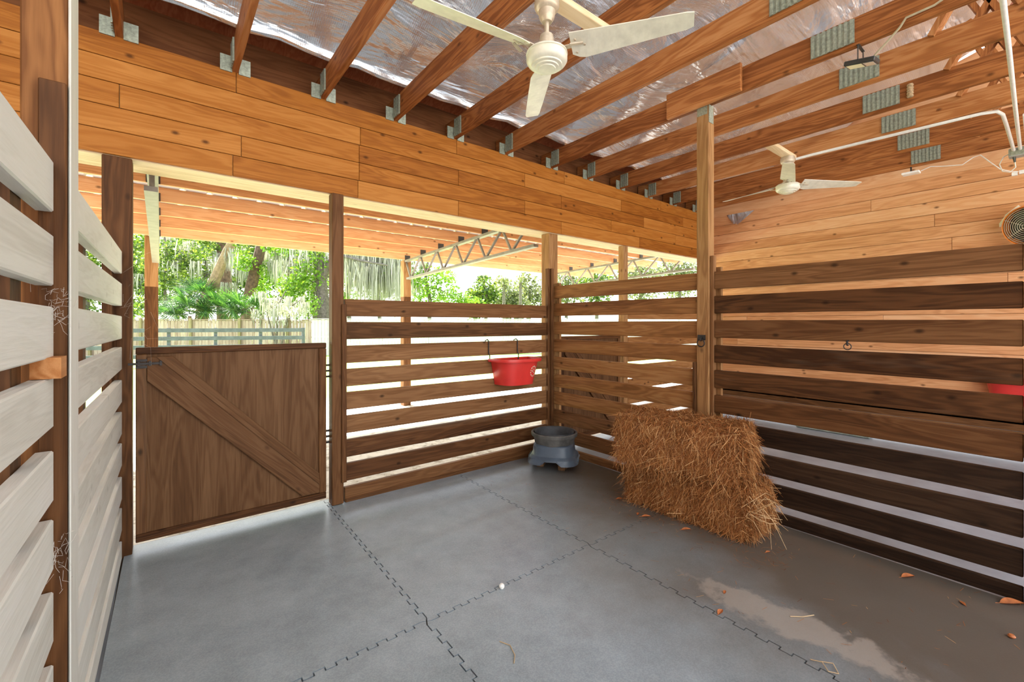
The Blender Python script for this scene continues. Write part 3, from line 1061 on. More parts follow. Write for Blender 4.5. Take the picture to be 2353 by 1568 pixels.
def on_front(px_, z):
    """front skin of the bucket at that place"""
    h = .262
    f = (z - (1.095 - h + .02)) / (h - .065)
    sw, sd = .55 * (.72 + .14 * f), .30 * (.76 + .14 * f)
    u = max(-.995, min(.995, (px_ - 2.825) / (sw / 2)))
    a = math.acos(math.copysign(abs(u) ** (1 / .62), u))
    return 3.576 - sd * abs(math.sin(a)) ** .62 - .0015


def mark(x, z, w, h, rot):
    c_, s_ = math.cos(rot), math.sin(rot)
    q = [(-w, -h), (w, -h), (w, h), (-w, h)]
    p = [(x + a * c_ - b * s_, z + a * s_ + b * c_) for a, b in q]
    g.add([(a, on_front(a, b), b) for a, b in p] + [(a, on_front(a, b) + .003, b) for a, b in p], [(0, 1, 2, 3), (7, 6, 5, 4), (0, 4, 5, 1), (1, 5, 6, 2), (2, 6, 7, 3), (3, 7, 4, 0)])


rq = random.Random(5)
for k in range(13):
    a = 2 * math.pi * k / 13
    mark(ec.x + .040 * math.cos(a), ec.z + .050 * math.sin(a), .0035 + .003 * rq.random(), .006, a)
for (x, z, w, h, r_) in ((-.016, .010, .010, .003, .3), (-.016, -.002, .009, .003, .1), (.004, -.008, .008, .003, -.5), (.012, .014, .004, .008, .2), (-.004, .024, .006, .003, .8), (.012, -.018, .003, .007, .4)):
    mark(ec.x + x, ec.z + z, w, h, r_)
make('emblem', g, M_logo, t)

t = thing('feed_bucket', 'red bucket hanging on the far pine wall, glimpsed through dark slats', 'bucket', (6.85, .3, .60), 'red feed buckets')
bucket(t, 0, 0, 0.86, .50, .26, .28, False)
for ch in t.children:
    org = world_loc(ch)
    mrot = Matrix.Translation(Vector((7.045, .30, 0)) - org) @ Matrix.Rotation(R(-90), 4, 'Z') @ Matrix.Translation(org)
    ch.data.transform(mrot)

# rubber pan in a plastic stand on blocks
pc = (3.09, 3.19)
t = thing('feed_stand', 'slate blue plastic tub stand holding the black feed pan', 'feeder', (pc[0], pc[1], .075))


def sq(t_, z):
    """rounded-square plan"""
    e = .55
    return 1 / (abs(math.cos(t_ - .66)) ** (2 / e) + abs(math.sin(t_ - .66)) ** (2 / e)) ** (e / 2)


g = MB()
vs_, fs = [], []
prof = [(.252, .010), (.250, .016), (.240, .030), (.236, .058), (.232, .062), (.214, .078), (.208, .082), (.206, .086), (.198, .166), (.194, .176), (.186, .184), (.174, .186), (.168, .160), (.165, .120)]
n = 72
for i, (r, z) in enumerate(prof):
    for k in range(n):
        a = 2 * math.pi * k / n
        zz = z
        if i < 2:                    # arched notches in each side of the skirt
            q = ((a - .66) % (math.pi / 2)) - math.pi / 4
            d = min(abs(q + math.pi / 4), abs(q - math.pi / 4))
            zz = z + (.038 if d < .25 else (.038 * max(0, 1 - (d - .25) / .1)))
        if i == 2:
            d = min(abs((((a - .66) % (math.pi / 2)) - math.pi / 4) + math.pi / 4), abs((((a - .66) % (math.pi / 2)) - math.pi / 4) - math.pi / 4))
            zz = max(z, .012 + (.052 if d < .25 else .052 * max(0, 1 - (d - .25) / .1)))
        s = sq(a, z)
        vs_.append((pc[0] + r * s * math.cos(a), pc[1] + r * s * math.sin(a), .075 + zz))
for i in range(len(prof) - 1):
    for k in range(n):
        fs.append((i * n + k, i * n + (k + 1) % n, (i + 1) * n + (k + 1) % n, (i + 1) * n + k))
fs.append(tuple(range((len(prof) - 1) * n, len(prof) * n)))
g.add(vs_, fs, True)
make('tub_shell', g, M_bluegrey, t)
g = MB(); g.lathe([(0, .198), (.165, .198), (.180, .205), (.212, .325), (.228, .328), (.231, .340), (.231, .358), (.224, .366), (.212, .364), (.207, .350), (.180, .235), (.165, .226), (0, .224)], 56, (pc[0], pc[1], .0))
t = thing('feed_pan', 'round black rubber feed pan nested in the blue stand', 'pan', (pc[0], pc[1], .198))
make('outer_pan', g, plain('dusty_rubber', (.085, .080, .072), .7, 0, .5, 10, .2), t)
g = MB(); g.lathe([(0, .229), (.150, .229), (.160, .236), (.184, .350), (.190, .362), (.197, .366), (.199, .360), (.175, .250), (.166, .240), (0, .240)][::1], 56, (pc[0], pc[1], .003))
make('inner_pan', g, M_rubber, t)
for i, (dx, dy, a, lb) in enumerate(((-.10, .09, .66, 'brown wood block under the left side of the feed stand'), (-.02, -.135, .5, 'brown wood block under the front of the feed stand'), (.13, -.02, .66, 'brown wood block under the right side of the feed stand'))):
    g = MB(); g.box(-.04, .075, -.035, .035, .0155, .112); g.xf(Matrix.Translation(Vector((pc[0] + dx, pc[1] + dy, 0))) @ Matrix.Rotation(a, 4, 'Z'))
    solo('wood_block', g, M_block, lb, 'block', 'blocks under the feeder', bevel=.004)

# tie rings
for (x, y, z, lb) in ((3.414, 1.822, 1.325, 'rusty iron tie ring on the pale bale post'), (3.446, .86, 1.325, 'thin iron tie ring below a dark right-hand slat')):
    t = thing('tie_ring', lb, 'ring', (x, y, z), 'iron tie rings')
    big_ = x < 3.43
    rr_ = .030 if big_ else .020
    g = MB()
    g.tube([(x - .010, y + rr_ * math.sin(a * math.pi / 12), z - rr_ - .005 + rr_ * math.cos(a * math.pi / 12)) for a in range(25)], .0045 if big_ else .003, 8, False)
    make('ring', g, M_iron, t)
    g = MB()
    if big_:
        g.box(x - .002, x + .004, y - .032, y + .032, z - .012, z + .030)
    g.tube([(x + .003, y, z + .012), (x - .018, y, z + .008), (x - .018, y, z - .012), (x - .006, y, z - .016)], .006, 8)
    make('staple_plate', g, M_iron, t)

# ------------------------------------------------------------------ straw bales
def bale(label, c, half, rot, zlo, zhi, seed, n):
    rg = random.Random(seed)
    g = MB()
    hx, hy = half
    hz = (zhi - zlo) / 2
    zc = (zhi + zlo) / 2
    # core
    nx_, ny_, nz_ = 10, 20, 9

    def skin(u, v, w):
        """cube point -> lumpy rounded block"""
        p = Vector((u, v, w))
        q = Vector((math.copysign(abs(u) ** 1.0, u), v, w))
        m_ = max(abs(u), abs(v), abs(w), 1e-6)
        l4 = (abs(u) ** 9 + abs(v) ** 9 + abs(w) ** 9) ** (1 / 9)
        q = p * (m_ / l4)
        lum = 1 + .045 * math.sin(5.1 * v * 1.7 + seed) * math.cos(3 * w + u) + .022 * math.sin(11 * v + 4 * u + seed * 2) + .02 * math.sin(7 * w + 6 * v)
        return Vector((q.x * hx * lum, q.y * hy * (1 + .5 * (lum - 1)), q.z * hz * (1 + .25 * (lum - 1)))), q

    for ax in range(3):
        for sg in (-1, 1):
            vs_, fs = [], []
            na, nb_ = 14, 14
            for i in range(na + 1):
                for j in range(nb_ + 1):
                    a, b = -1 + 2 * i / na, -1 + 2 * j / nb_
                    uvw = [0, 0, 0]
                    uvw[ax] = sg; uvw[(ax + 1) % 3] = a; uvw[(ax + 2) % 3] = b
                    p, _ = skin(*[k * .965 for k in uvw])
                    vs_.append(p)
            for i in range(na):
                for j in range(nb_):
                    q = (i * (nb_ + 1) + j, (i + 1) * (nb_ + 1) + j, (i + 1) * (nb_ + 1) + j + 1, i * (nb_ + 1) + j + 1)
                    fs.append(q if sg > 0 else q[::-1])
            g.add(vs_, fs, True)
    areas = [hy * hz, hx * hz, hx * hy]
    tot = sum(areas)
    for _ in range(n):
        r_ = rg.random() * tot
        ax = 0 if r_ < areas[0] else (1 if r_ < areas[0] + areas[1] else 2)
        sg = rg.choice((-1, 1))
        if ax == 2 and sg < 0:
            sg = 1 if rg.random() < .9 else -1
        uvw = [0, 0, 0]
        uvw[ax] = sg
        uvw[(ax + 1) % 3] = rg.uniform(-1, 1); uvw[(ax + 2) % 3] = rg.uniform(-1, 1)
        p, _ = skin(*uvw)
        nrm = Vector((0, 0, 0)); nrm[ax] = sg
        t1 = Vector((rg.gauss(0, 1), rg.gauss(0, 1), rg.gauss(0, 1)))
        if ax != 2:
            t1.z = -abs(t1.z) * 1.5
        t1 = (t1 - nrm * t1.dot(nrm)).normalized()
        d = (t1 + nrm * rg.uniform(-.10, .48)).normalized()
        L_ = rg.choice((rg.uniform(.03, .075), rg.uniform(.05, .13)))
        if rg.random() < .03:
            L_ *= 1.6
        w = rg.uniform(.0007, .0017)
        sd = d.cross(nrm + Vector((rg.uniform(-.6, .6), rg.uniform(-.6, .6), rg.uniform(-.6, .6))))
        if sd.length < .05:
            continue
        sd = sd.normalized() * w
        bend = Vector((rg.uniform(-1, 1), rg.uniform(-1, 1), rg.uniform(-1.4, .4))) * L_ * .34
        p0 = p - d * L_ * .45 - nrm * .006
        p1 = p + bend * .35
        p2 = p + d * L_ * .55 + bend
        if zc + p2.z < .018 - 0 and zlo < .1:
            p2.z = .019 - zc
        if zc + p0.z < .018 and zlo < .1:
            p0.z = .019 - zc
        if zc + p1.z < .018 and zlo < .1:
            p1.z = .019 - zc
        g.add([p0 - sd, p0 + sd, p1 + sd, p1 - sd, p2 + sd * .5, p2 - sd * .5], [(0, 1, 2, 3), (3, 2, 4, 5)])
    g.xf(Matrix.Translation(Vector((c[0], c[1], zc))) @ Matrix.Rotation(R(rot), 4, 'Z'))
    return solo('straw_bale', g, M_straw, label, 'bale', 'stacked straw bales')


bale('lower pine straw bale standing on the floor, bottom of the stack', (3.150, 1.745), (.205, .500), 2, .017, .365, 11, 25000)
bale('upper pine straw bale, top of the two-bale stack', (3.085, 1.795), (.215, .475), 12, .360, .735, 23, 25000)
rg = random.Random(4)
# dangling long stems at the bale's near corner
g = MB()
for _ in range(16):
    a = Vector((2.93 + rg.uniform(0, .08), 1.27 + rg.uniform(-.02, .03), rg.uniform(.20, .30)))
    b = a + Vector((rg.uniform(-.05, .10), rg.uniform(-.16, -.03), rg.uniform(-.05, .12)))
    c = b + Vector((rg.uniform(-.04, .10), rg.uniform(-.10, .0), rg.uniform(-.18, .02)))
    c.z = max(c.z, .018)
    g.tube([a, b, c], [.0016, .0014, .0008], 4)
solo('straw_tuft', g, plain('pale_straw', (.66, .44, .22), .5), 'pale tuft of long stems sticking out of the bale corner', 'straw')
g = MB()
for _ in range(620):
    if rg.random() < .62:
        p = Vector((rg.gauss(2.94, .13), rg.uniform(1.0, 2.4), 0))
    else:
        p = Vector((rg.uniform(2.2, 3.42), rg.uniform(.1, 3.3), 0))
    if p.x > 3.42:
        continue
    a = rg.uniform(0, 6.28)
    L_ = rg.uniform(.008, .05)
    d = Vector((math.cos(a), math.sin(a), 0)) * L_
    sd = Vector((-d.y, d.x, 0)).normalized() * .0009
    z = Vector((0, 0, .0165))
    g.add([p - d / 2 - sd + z, p - d / 2 + sd + z, p + d / 2 + sd + z + Vector((0, 0, .002)), p + d / 2 - sd + z + Vector((0, 0, .002))], [(0, 1, 2, 3)])
o = solo('loose_straw', g, M_straw, 'scattered loose straw bits on the mats around the bales', 'straw')
o['kind'] = 'stuff'

# ------------------------------------------------------------------ fallen leaves and small litter
def leaf(x, y, ang, s, label):
    g = MB()
    n = 8
    vs_, fs = [], []
    for i in range(n + 1):
        u = i / n
        w = .5 * math.sin(math.pi * min(1, u * .97 + .03)) ** .8 * .42
        for sgn in (-1, 0, 1):
            vs_.append(((u - .5) * s, sgn * w * s, .004 + s * (.13 * abs(sgn) * math.sin(math.pi * u) + .10 * (u - .5) ** 2)))
    for i in range(n):
        a = i * 3
        fs += [(a, a + 3, a + 4, a + 1), (a + 1, a + 4, a + 5, a + 2)]
    m_ = len(vs_)
    vs_ += [(v[0], v[1], v[2] - .0012) for v in vs_]
    fs += [tuple(k + m_ for k in f[::-1]) for f in fs]
    g.add(vs_, fs, True)
    g.tube([(-.5 * s, 0, .006), (-.68 * s, .03 * s, .004)], .0009, 5)
    g.xf(Matrix.Translation(Vector((x, y, ZM - .002))) @ Matrix.Rotation(ang, 4, 'Z'))
    return solo('fallen_leaf', g, M_leaf_dry, label, 'leaf', 'dry leaves on the floor')


for x, y, a, s, lb in ((2.809, 1.925, -.6, .07, 'orange dry leaf at the foot of the bale, by the mat seam end'),
                       (2.80, 1.99, .4, .045, 'small tan leaf at the bale foot, left of the orange one'),
                       (2.849, 1.63, -.5, .07, 'dry leaf at the middle of the bale front edge'),
                       (2.92, 2.255, -.4, .06, 'dry leaf at the far left bottom corner of the bale'),
                       (2.167, 1.059, .1, .055, 'round orange leaf on the seam beside the chalky spill'),
                       (2.346, 1.123, .3, .035, 'tiny orange leaf just above the chalky spill'),
                       (2.968, 1.15, -.3, .04, 'small leaf right of the bale near corner'),
                       (3.30, .545, -.5, .085, 'large red-brown leaf near the dark slats'),
                       (3.202, .319, .7, .04, 'small brown leaf between large leaf and right edge'),
                       (3.40, .16, -.7, .12, 'long dark red leaf against the slats at right edge'),
                       (3.27, 3.06, .4, .05, 'dry leaf on the floor right of the feed stand')):
    leaf(x, y, a, s, lb)
g = MB(); g.lathe([(0, -.014), (.009, -.012), (.0145, -.004), (.0145, .005), (.008, .013), (0, .0145)], 18, (1.438, 1.890, ZM + .0135))
solo('white_pebble', g, M_white, 'small white pebble resting on the middle mat seam', 'pebble')
g = MB(); g.lathe([(0, -.008), (.010, -.006), (.014, 0), (.009, .007), (0, .008)], 14, (3.03, .145, ZM + .008))
solo('acorn', g, M_leaf_dry, 'brown acorn on the dark floor at far right', 'acorn')
for pts, lb in (([(2.40, .83, .018), (2.44, .79, .02), (2.50, .76, .019)], 'short broken twig lying right of the chalky spill'),
                ([(1.19, 1.58, .018), (1.21, 1.53, .02), (1.19, 1.47, .02), (1.16, 1.44, .018)], 'thin curved pale stem on the near middle mat'),
                ([(2.16, .67, .018), (2.17, .63, .026), (2.14, .60, .02), (2.16, .57, .019), (2.20, .60, .024), (2.18, .64, .018)], 'tangled grey root scrap on the seam at bottom right')):
    g = MB(); g.tube([Vector(p) for p in pts], .0022, 6)
    solo('twig', g, M_twig, lb, 'twig', 'twigs on the floor')

# ------------------------------------------------------------------ lean-to behind the stalls
def ltz(y): return 2.60 + .035 * (7.45 - y)      # underside of purlins


PY_ = [7.45 - .61 * k for k in range(6)]
names = ['outermost at the open edge', 'second from the open edge', 'third from the open edge', 'fourth from the open edge', 'fifth from the open edge', 'sixth, just behind the header', 'closest, bolted behind the header']
for k, y in enumerate(PY_):
    g = MB(); g.box(-4.4, 8.6, y - .019, y + .019, ltz(y), ltz(y) + .14)
    solo('purlin', g, litpine('X'), 'orange lean-to purlin %s' % names[k], 'beam', 'purlins of the lean-to', bevel=.003)
g = MB()
x = -4.4
prof = []
while x < 8.6:
    prof += [(x, 0), (x + .17, 0), (x + .185, .022), (x + .215, .022), (x + .23, 0)]
    x += .23
vs_, fs = [], []
for (x, h) in prof:
    for y in (3.70, 7.75):
        vs_.append((x, y, ltz(y) + .1405 + h))
    for y in (3.70, 7.75):
        vs_.append((x, y, ltz(y) + .1415 + h))
for i in range(len(prof) - 1):
    a = i * 4
    fs += [(a, a + 1, a + 5, a + 4), (a + 2, a + 6, a + 7, a + 3)]
g.add(vs_, fs)
solo('metal_roof_sheet', g, M_metalroof, 'ribbed white metal sheet roofing over the lean-to purlins', 'roof')
for k, (x, lb) in enumerate(((-.055, 'leftmost'), (3.50, 'middle'), (7.12, 'rightmost'))):
    t = thing('steel_truss', 'flat zigzag steel truss of the lean-to, %s of three' % lb, 'truss', (x, 5.6, 2.25), 'steel trusses of the lean-to')
    ya, yb = 3.925, 7.62
    g = MB(); g.bar((x, ya, ltz(ya) - .02), (x, yb, ltz(yb) - .02), .075, .035); make('top_chord', g, M_truss, t)
    g = MB(); g.bar((x, ya, ltz(ya) - .345), (x, 7.40, ltz(7.40) - .345), .075, .035); make('bottom_chord', g, M_truss, t)
    n = 6
    for q in range(n):
        y0 = 7.30 - q * .58
        zt_ = lambda y: ltz(y) - .035
        zb_ = lambda y: ltz(y) - .33
        g = MB(); g.bar((x, y0, zb_(y0)), (x, y0 + .18, zt_(y0 + .18)), .03, .02); make('web', g, M_truss, t)
        g = MB(); g.bar((x, y0 - .03, zb_(y0)), (x, y0 - .36, zt_(y0 - .36)), .03, .02); make('web', g, M_truss, t)
    for y in PY_[:6]:
        g = MB(); g.box(x - .05, x + .05, y - .026, y - .0195, ltz(y) - .004, ltz(y) + .08); make('clip', g, M_clip, t)
for x, lb in ((-.10, 'outer lean-to post seen left of the doorway, dark below'), (3.52, 'outer lean-to post seen through the middle opening'), (7.12, 'outer lean-to post hidden near the corner post')):
    t = thing('timber_post', lb, 'post', (x, 7.47, -.06), 'outer lean-to posts')
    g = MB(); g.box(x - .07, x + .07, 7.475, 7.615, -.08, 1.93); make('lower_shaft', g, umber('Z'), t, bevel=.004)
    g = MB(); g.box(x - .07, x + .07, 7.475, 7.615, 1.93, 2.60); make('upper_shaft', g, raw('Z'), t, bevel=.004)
    g = MB(); g.box(x + .071, x + .082, 7.50, 7.60, 2.2, 2.58); make('bolt_plate', g, M_galv, t)

# ------------------------------------------------------------------ yard fences
def fence(a, b, h, mat, label, n_posts, frontposts=True, z0=-.06):
    a, b = Vector(a), Vector(b)
    L_ = (b - a).length
    d = (b - a).normalized()
    nrm = Vector((d.y, -d.x, 0))
    if nrm.dot(-FW) < 0:
        nrm = -nrm
    t = thing('privacy_fence', label, 'fence', tuple((a + b) / 2))
    g = MB()
    n = int(L_ / .145)
    rr = random.Random(9)
    for k in range(n):
        p = a + d * (k + .5) * (L_ / n)
        s = len(g.v)
        hh = h + rr.uniform(-.012, .012)
        g.box(-.066, .066, -.009, .009, z0, hh)
        g.xf(Matrix.Translation((p.x, p.y, 0)) @ Matrix.Rotation(math.atan2(d.y, d.x), 4, 'Z'), s)
    make('picket_panel', g, mat, t)
    g = MB()
    for zz in (h - .09, h * .5, .2):
        g.bar(a - nrm * .035 + Vector((0, 0, zz)), b - nrm * .035 + Vector((0, 0, zz)), .04, .085)
    g.bar(a + Vector((0, 0, h + .03)), b + Vector((0, 0, h + .03)), .11, .035)
    make('cap_rail', g, mat, t)
    for k in range(n_posts):
        p = a + d * (L_ * (k + .5) / n_posts) + nrm * (.06 if frontposts else -.12)
        g = MB(); g.box(-.05, .05, -.05, .05, z0, h + .10)
        g.xf(Matrix.Translation((p.x, p.y, 0)) @ Matrix.Rotation(math.atan2(d.y, d.x), 4, 'Z'))
        make('fence_post', g, M_fpost if frontposts else mat, t)


fence(at(150, 19.5), at(716, 20.5), 1.58, M_fence, 'brown wooden picket fence behind the black paddock rails', 5)
fence(at(716, 20.5), at(1800, 24), 1.62, M_fence2, 'pale bleached picket fence running right across the yard', 9, False)
t = thing('paddock_fence', 'low blue-black three-rail paddock fence in the yard', 'fence', tuple((at(250, 13.6) + at(697, 15)) / 2))
a, b = at(150, 14.4), at(697, 16.2)
for zz in (1.20, .92, .62, .30):
    g = MB(); g.bar(a + Vector((0, 0, zz)), b + Vector((0, 0, zz)), .04, .135); make('rail', g, M_rail, t)
for k in range(6):
    p = a + (b - a) * (k / 5) * .995 + FW * .08
    g = MB(); g.box(p.x - .05, p.x + .05, p.y - .05, p.y + .05, -.06, 1.28); make('fence_post', g, M_rail, t)

# ------------------------------------------------------------------ trees, palmettos, moss
def leaves(g, c, rad, n, size, rg, flat=.8):
    for _ in range(n):
        v = Vector((rg.gauss(0, 1), rg.gauss(0, 1), rg.gauss(0, 1))).normalized() * (rg.random() ** .45)
        p = Vector(c) + Vector((v.x * rad[0], v.y * rad[0], v.z * rad[1]))
        a = Vector((rg.gauss(0, 1), rg.gauss(0, 1), rg.gauss(0, flat))).normalized()
        b = a.cross(Vector((rg.gauss(0, 1), rg.gauss(0, 1), rg.gauss(0, 1)))).normalized()
        s = size * rg.uniform(.55, 1.3)
        a, b = a * s * .5, b * s * .28
        g.add([p - a, p + b, p + a, p - b], [(0, 1, 2, 3)])


def hang(g, p, L_, w, rg):
    """a tapering beard of hanging strands"""
    for _ in range(int(12 + w * 70)):
        q = Vector(p) + Vector((rg.gauss(0, w * .45), rg.gauss(0, w * .45), rg.uniform(-.05, .05)))
        l = L_ * rg.uniform(.35, 1)
        a = rg.uniform(0, 3.14)
        sd = Vector((math.cos(a), math.sin(a), 0)) * rg.uniform(.010, .028)
        dx = Vector((rg.gauss(0, .06), rg.gauss(0, .06), 0)) * l
        m_ = q + Vector((dx.x + rg.gauss(0, .03), dx.y, -l * .5))
        e = q + Vector((dx.x, dx.y, -l))
        g.add([q - sd, q + sd, m_ + sd * 1.1, m_ - sd * 1.1, e + sd * .2, e - sd * .2], [(0, 1, 2, 3), (3, 2, 4, 5)])


def tree(name, label, d, trunks, blobs, moss, leafmat, barkmat, seed, size=.2, dens=1.0, cat='tree', group='trees behind the fence'):
    """trunks: [(points (px,y), radii in m)], blobs: [(px,y,radius px)], moss: [(px,y,len px,width px)]"""
    rg = random.Random(seed)
    base = at(trunks[0][0][0][0], d) if trunks else at(blobs[0][0], d)
    t = thing(name, label, cat, (base.x, base.y, -.06), group)
    k = d / FPX
    if trunks:
        g = MB()
        for pts, rads in trunks:
            ps = []
            for i, p in enumerate(pts):
                dd = d + (p[2] if len(p) > 2 else 0)
                q = at(p[0], dd, p[1])
                ps.append(q)
            if pts[0][1] > 725:
                ps[0].z = -.08
            g.tube(ps, list(rads), 9)
        make('trunk', g, barkmat, t)
    if blobs:
        g = MB()
        for (px, y, r) in blobs:
            dd = d + rg.uniform(-.8, .8)
            leaves(g, at(px, dd, y), (r * k, r * k * .85), int(r * r * .16 * dens) + 12, size, rg)
        make('foliage', g, leafmat, t)
    if moss:
        g = MB()
        for (px, y, l, w) in moss:
            hang(g, at(px, d + rg.uniform(-.9, .5), y), l * k, w * k, rg)
        make('spanish_moss', g, M_moss, t)
    return t


def palmetto(px, y, d, r, n, seed, label):
    rg = random.Random(seed)
    c0 = at(px, d)
    t = thing('palmetto', label, 'palm', (c0.x, c0.y, -.06), 'palmettos behind the fence')
    c = at(px, d, y)
    g = MB(); g.tube([(c0.x, c0.y, -.06), (c.x, c.y, c.z - .1)], [.12, .07], 8); make('stem', g, M_tbark, t)
    k = d / FPX
    for q in range(n):
        el = rg.uniform(-.15, 1.0)
        az = 2 * math.pi * (q + rg.random() * .5) / n
        d1 = Vector((math.cos(az) * math.cos(el), math.sin(az) * math.cos(el), math.sin(el)))
        L_ = r * k
        hub = Vector(c) + d1 * L_ * .45
        g = MB(); g.tube([c, hub], [.012, .008], 5)
        side_ = d1.cross(Vector((0, 0, 1)))
        if side_.length < .1:
            side_ = Vector((1, 0, 0))
        side_.normalize()
        up_ = side_.cross(d1)
        tilt = rg.uniform(.2, .9)
        for s in range(21):
            a = R(-105 + 210 * s / 20)
            ld = (d1 * math.cos(a) + (side_ * math.cos(tilt) + up_ * math.sin(tilt)) * math.sin(a)).normalized()
            ln = L_ * .62 * rg.uniform(.85, 1.1)
            pe = ld.cross(up_).normalized() * .030
            tip = hub + ld * ln + Vector((0, 0, -.10 * ln))
            mid_ = hub + ld * ln * .5
            g.add([hub, mid_ + pe, tip, mid_ - pe], [(0, 1, 2, 3)])
        make('frond', g, M_palm, t)


tree('live_oak', 'grey forked oak with hanging moss left of the gate post', 23.5,
     [([(746, 745), (742, 690), (736, 640), (733, 590), (726, 520), (715, 440)], [.42, .33, .30, .28, .26, .2]),
      ([(738, 650), (752, 615), (775, 585, -.5), (810, 545, -1), (850, 480, -1)], [.22, .20, .18, .16, .12]),
      ([(735, 665), (722, 650), (690, 630, .5), (660, 600, 1)], [.10, .08, .06, .04]),
      ([(775, 585, -.5), (830, 600, -1.5), (890, 610, -2)], [.09, .07, .04])],
     [(700, 640, 42), (716, 600, 36), (690, 690, 34), (668, 660, 34), (705, 560, 40), (660, 560, 36), (840, 500, 60), (900, 540, 40), (880, 620, 30)],
     [(700, 575, 60, 22), (680, 560, 70, 20), (722, 560, 50, 14), (655, 600, 70, 16), (672, 610, 60, 14), (750, 580, 60, 16)] +
     [(796 + 8 * i, 548 + (i * 7) % 40, 120 + (i * 29) % 55, 26) for i in range(17)] + [(820 + 11 * i, 600 + (i * 5) % 20, 90, 26) for i in range(10)],
     M_bright, M_bark, 21, .19, 2)
tree('pine_tree', 'thick dark pine trunk rising straight behind the palmettos', 28,
     [([(517, 740), (516, 690), (515, 620), (513, 540), (511, 420)], [.46, .44, .41, .38, .34])],
     [(470, 560, 40), (540, 560, 36), (500, 520, 40), (430, 560, 44)], [(520, 650, 40, 14), (548, 590, 60, 16), (490, 580, 60, 14)], M_green, M_pbark, 31, .24, 2)
tree('pine_tree', 'slender pine trunk leaning right beside the thick one', 26,
     [([(562, 742), (570, 700), (577, 660), (592, 600), (606, 540), (622, 450)], [.36, .34, .32, .29, .27, .22])],
     [(640, 560, 40), (620, 620, 26), (560, 600, 30), (655, 520, 40), (600, 655, 24)], [(612, 580, 70, 18), (628, 600, 60, 16), (560, 570, 40, 12), (645, 575, 80, 22)], M_bright, M_pbark, 32, .22, 2)
tree('palm_tree', 'leaning pale tan trunk wrapped in vines behind the fence', 22.5,
     [([(455, 748), (466, 710), (470, 695), (478, 668), (495, 640), (510, 605), (524, 575), (536, 555), (552, 520)], [.30, .29, .26, .25, .24, .23, .22, .21, .18]),
      ([(478, 735), (474, 690), (486, 650), (507, 612), (520, 570)], [.05, .045, .04, .04, .03])],
     [(470, 585, 24), (555, 570, 22), (530, 540, 30)], [(530, 570, 60, 12), (505, 600, 40, 10)], M_green, M_tbark, 33, .17)
tree('small_tree', 'thin crooked sapling draped in moss near the outer post', 24,
     [([(378, 740), (380, 690), (377, 640), (386, 600), (380, 560), (372, 500)], [.09, .08, .07, .06, .05, .04]), ([(384, 610), (410, 590), (440, 584)], [.05, .04, .03])],
     [(400, 640, 34), (372, 650, 26), (360, 600, 28), (420, 600, 30), (395, 575, 30), (440, 620, 28), (450, 580, 30), (425, 660, 30), (360, 690, 24), (400, 700, 26), (330, 600, 30)],
     [(362, 560, 66, 12), (372, 545, 60, 10), (420, 565, 60, 16), (405, 600, 50, 12), (450, 600, 60, 14), (435, 555, 55, 14), (352, 640, 60, 10), (390, 545, 40, 10)], M_green, M_bark, 34, .18, 2.2)
tree('bush', 'silvery moss-covered dead brush leaning over the fence', 20.2,
     [([(632, 748), (640, 700), (655, 670)], [.05, .04, .02]), ([(640, 748), (612, 715), (598, 725)], [.04, .03, .02]), ([(640, 740), (668, 705), (690, 690)], [.04, .03, .02])],
     [(640, 705, 26), (665, 715, 20), (620, 720, 20)],
     [(600 + 9 * i, 672 + (i * 13) % 40, 34 + (i * 11) % 22, 12) for i in range(12)] + [(585, 712, 30, 10), (598, 725, 34, 8), (650, 735, 20, 8)], leafy('grey_twigs', [(.35, .34, .28), (.52, .50, .44), (.65, .64, .60), (.30, .38, .14)]), M_bark, 35, .13, 1.4, cat='bush', group='bushes behind the fence')
tree('bush', 'bright green shrub mass at the foot of the forked oak', 22, [([(712, 748), (708, 715), (700, 690)], [.05, .04, .02])],
     [(712, 715, 26), (695, 725, 22), (725, 695, 20), (682, 690, 22), (590, 680, 24), (610, 695, 22)], [], M_bright, M_bark, 36, .14, 1.2, cat='bush', group='bushes behind the fence')
tree('bush', 'dark green undergrowth below the mossy sapling', 25, [([(350, 748), (350, 720), (345, 700)], [.05, .04, .02])],
     [(350, 725, 28), (395, 722, 26), (330, 700, 26), (435, 700, 22), (310, 720, 26)], [], M_green, M_bark, 37, .16, 1.1, cat='bush', group='bushes behind the fence')
palmetto(436, 722, 21.5, 74, 14, 41, 'dark palmetto fan left of the leaning tan trunk')
palmetto(455, 684, 22, 62, 12, 42, 'tall palmetto just left of the leaning tan trunk, arching up')
palmetto(508, 718, 21.6, 66, 14, 43, 'palmetto right of the leaning tan trunk')
palmetto(558, 720, 21.4, 72, 15, 44, 'light green palmetto below the leaning pine trunk')
palmetto(392, 732, 21.8, 56, 12, 45, 'low palmetto near the outer lean-to post')
tree('green_tree', 'fresh green tree right of the middle lean-to post', 27,
     [([(985, 740), (988, 690), (978, 640), (985, 590)], [.14, .12, .09, .06]), ([(982, 660), (1010, 665), (1035, 680)], [.05, .04, .02])],
     [(1005, 632, 26), (1030, 640, 24), (990, 660, 28), (965, 680, 28), (1040, 680, 28), (1012, 690, 28), (1070, 690, 24), (980, 620, 18), (950, 640, 26), (1095, 700, 22), (915, 600, 24), (925, 560, 24)],
     [(970, 600, 60, 10), (955, 640, 50, 8)], M_bright, M_bark, 51, .19, 2.6)
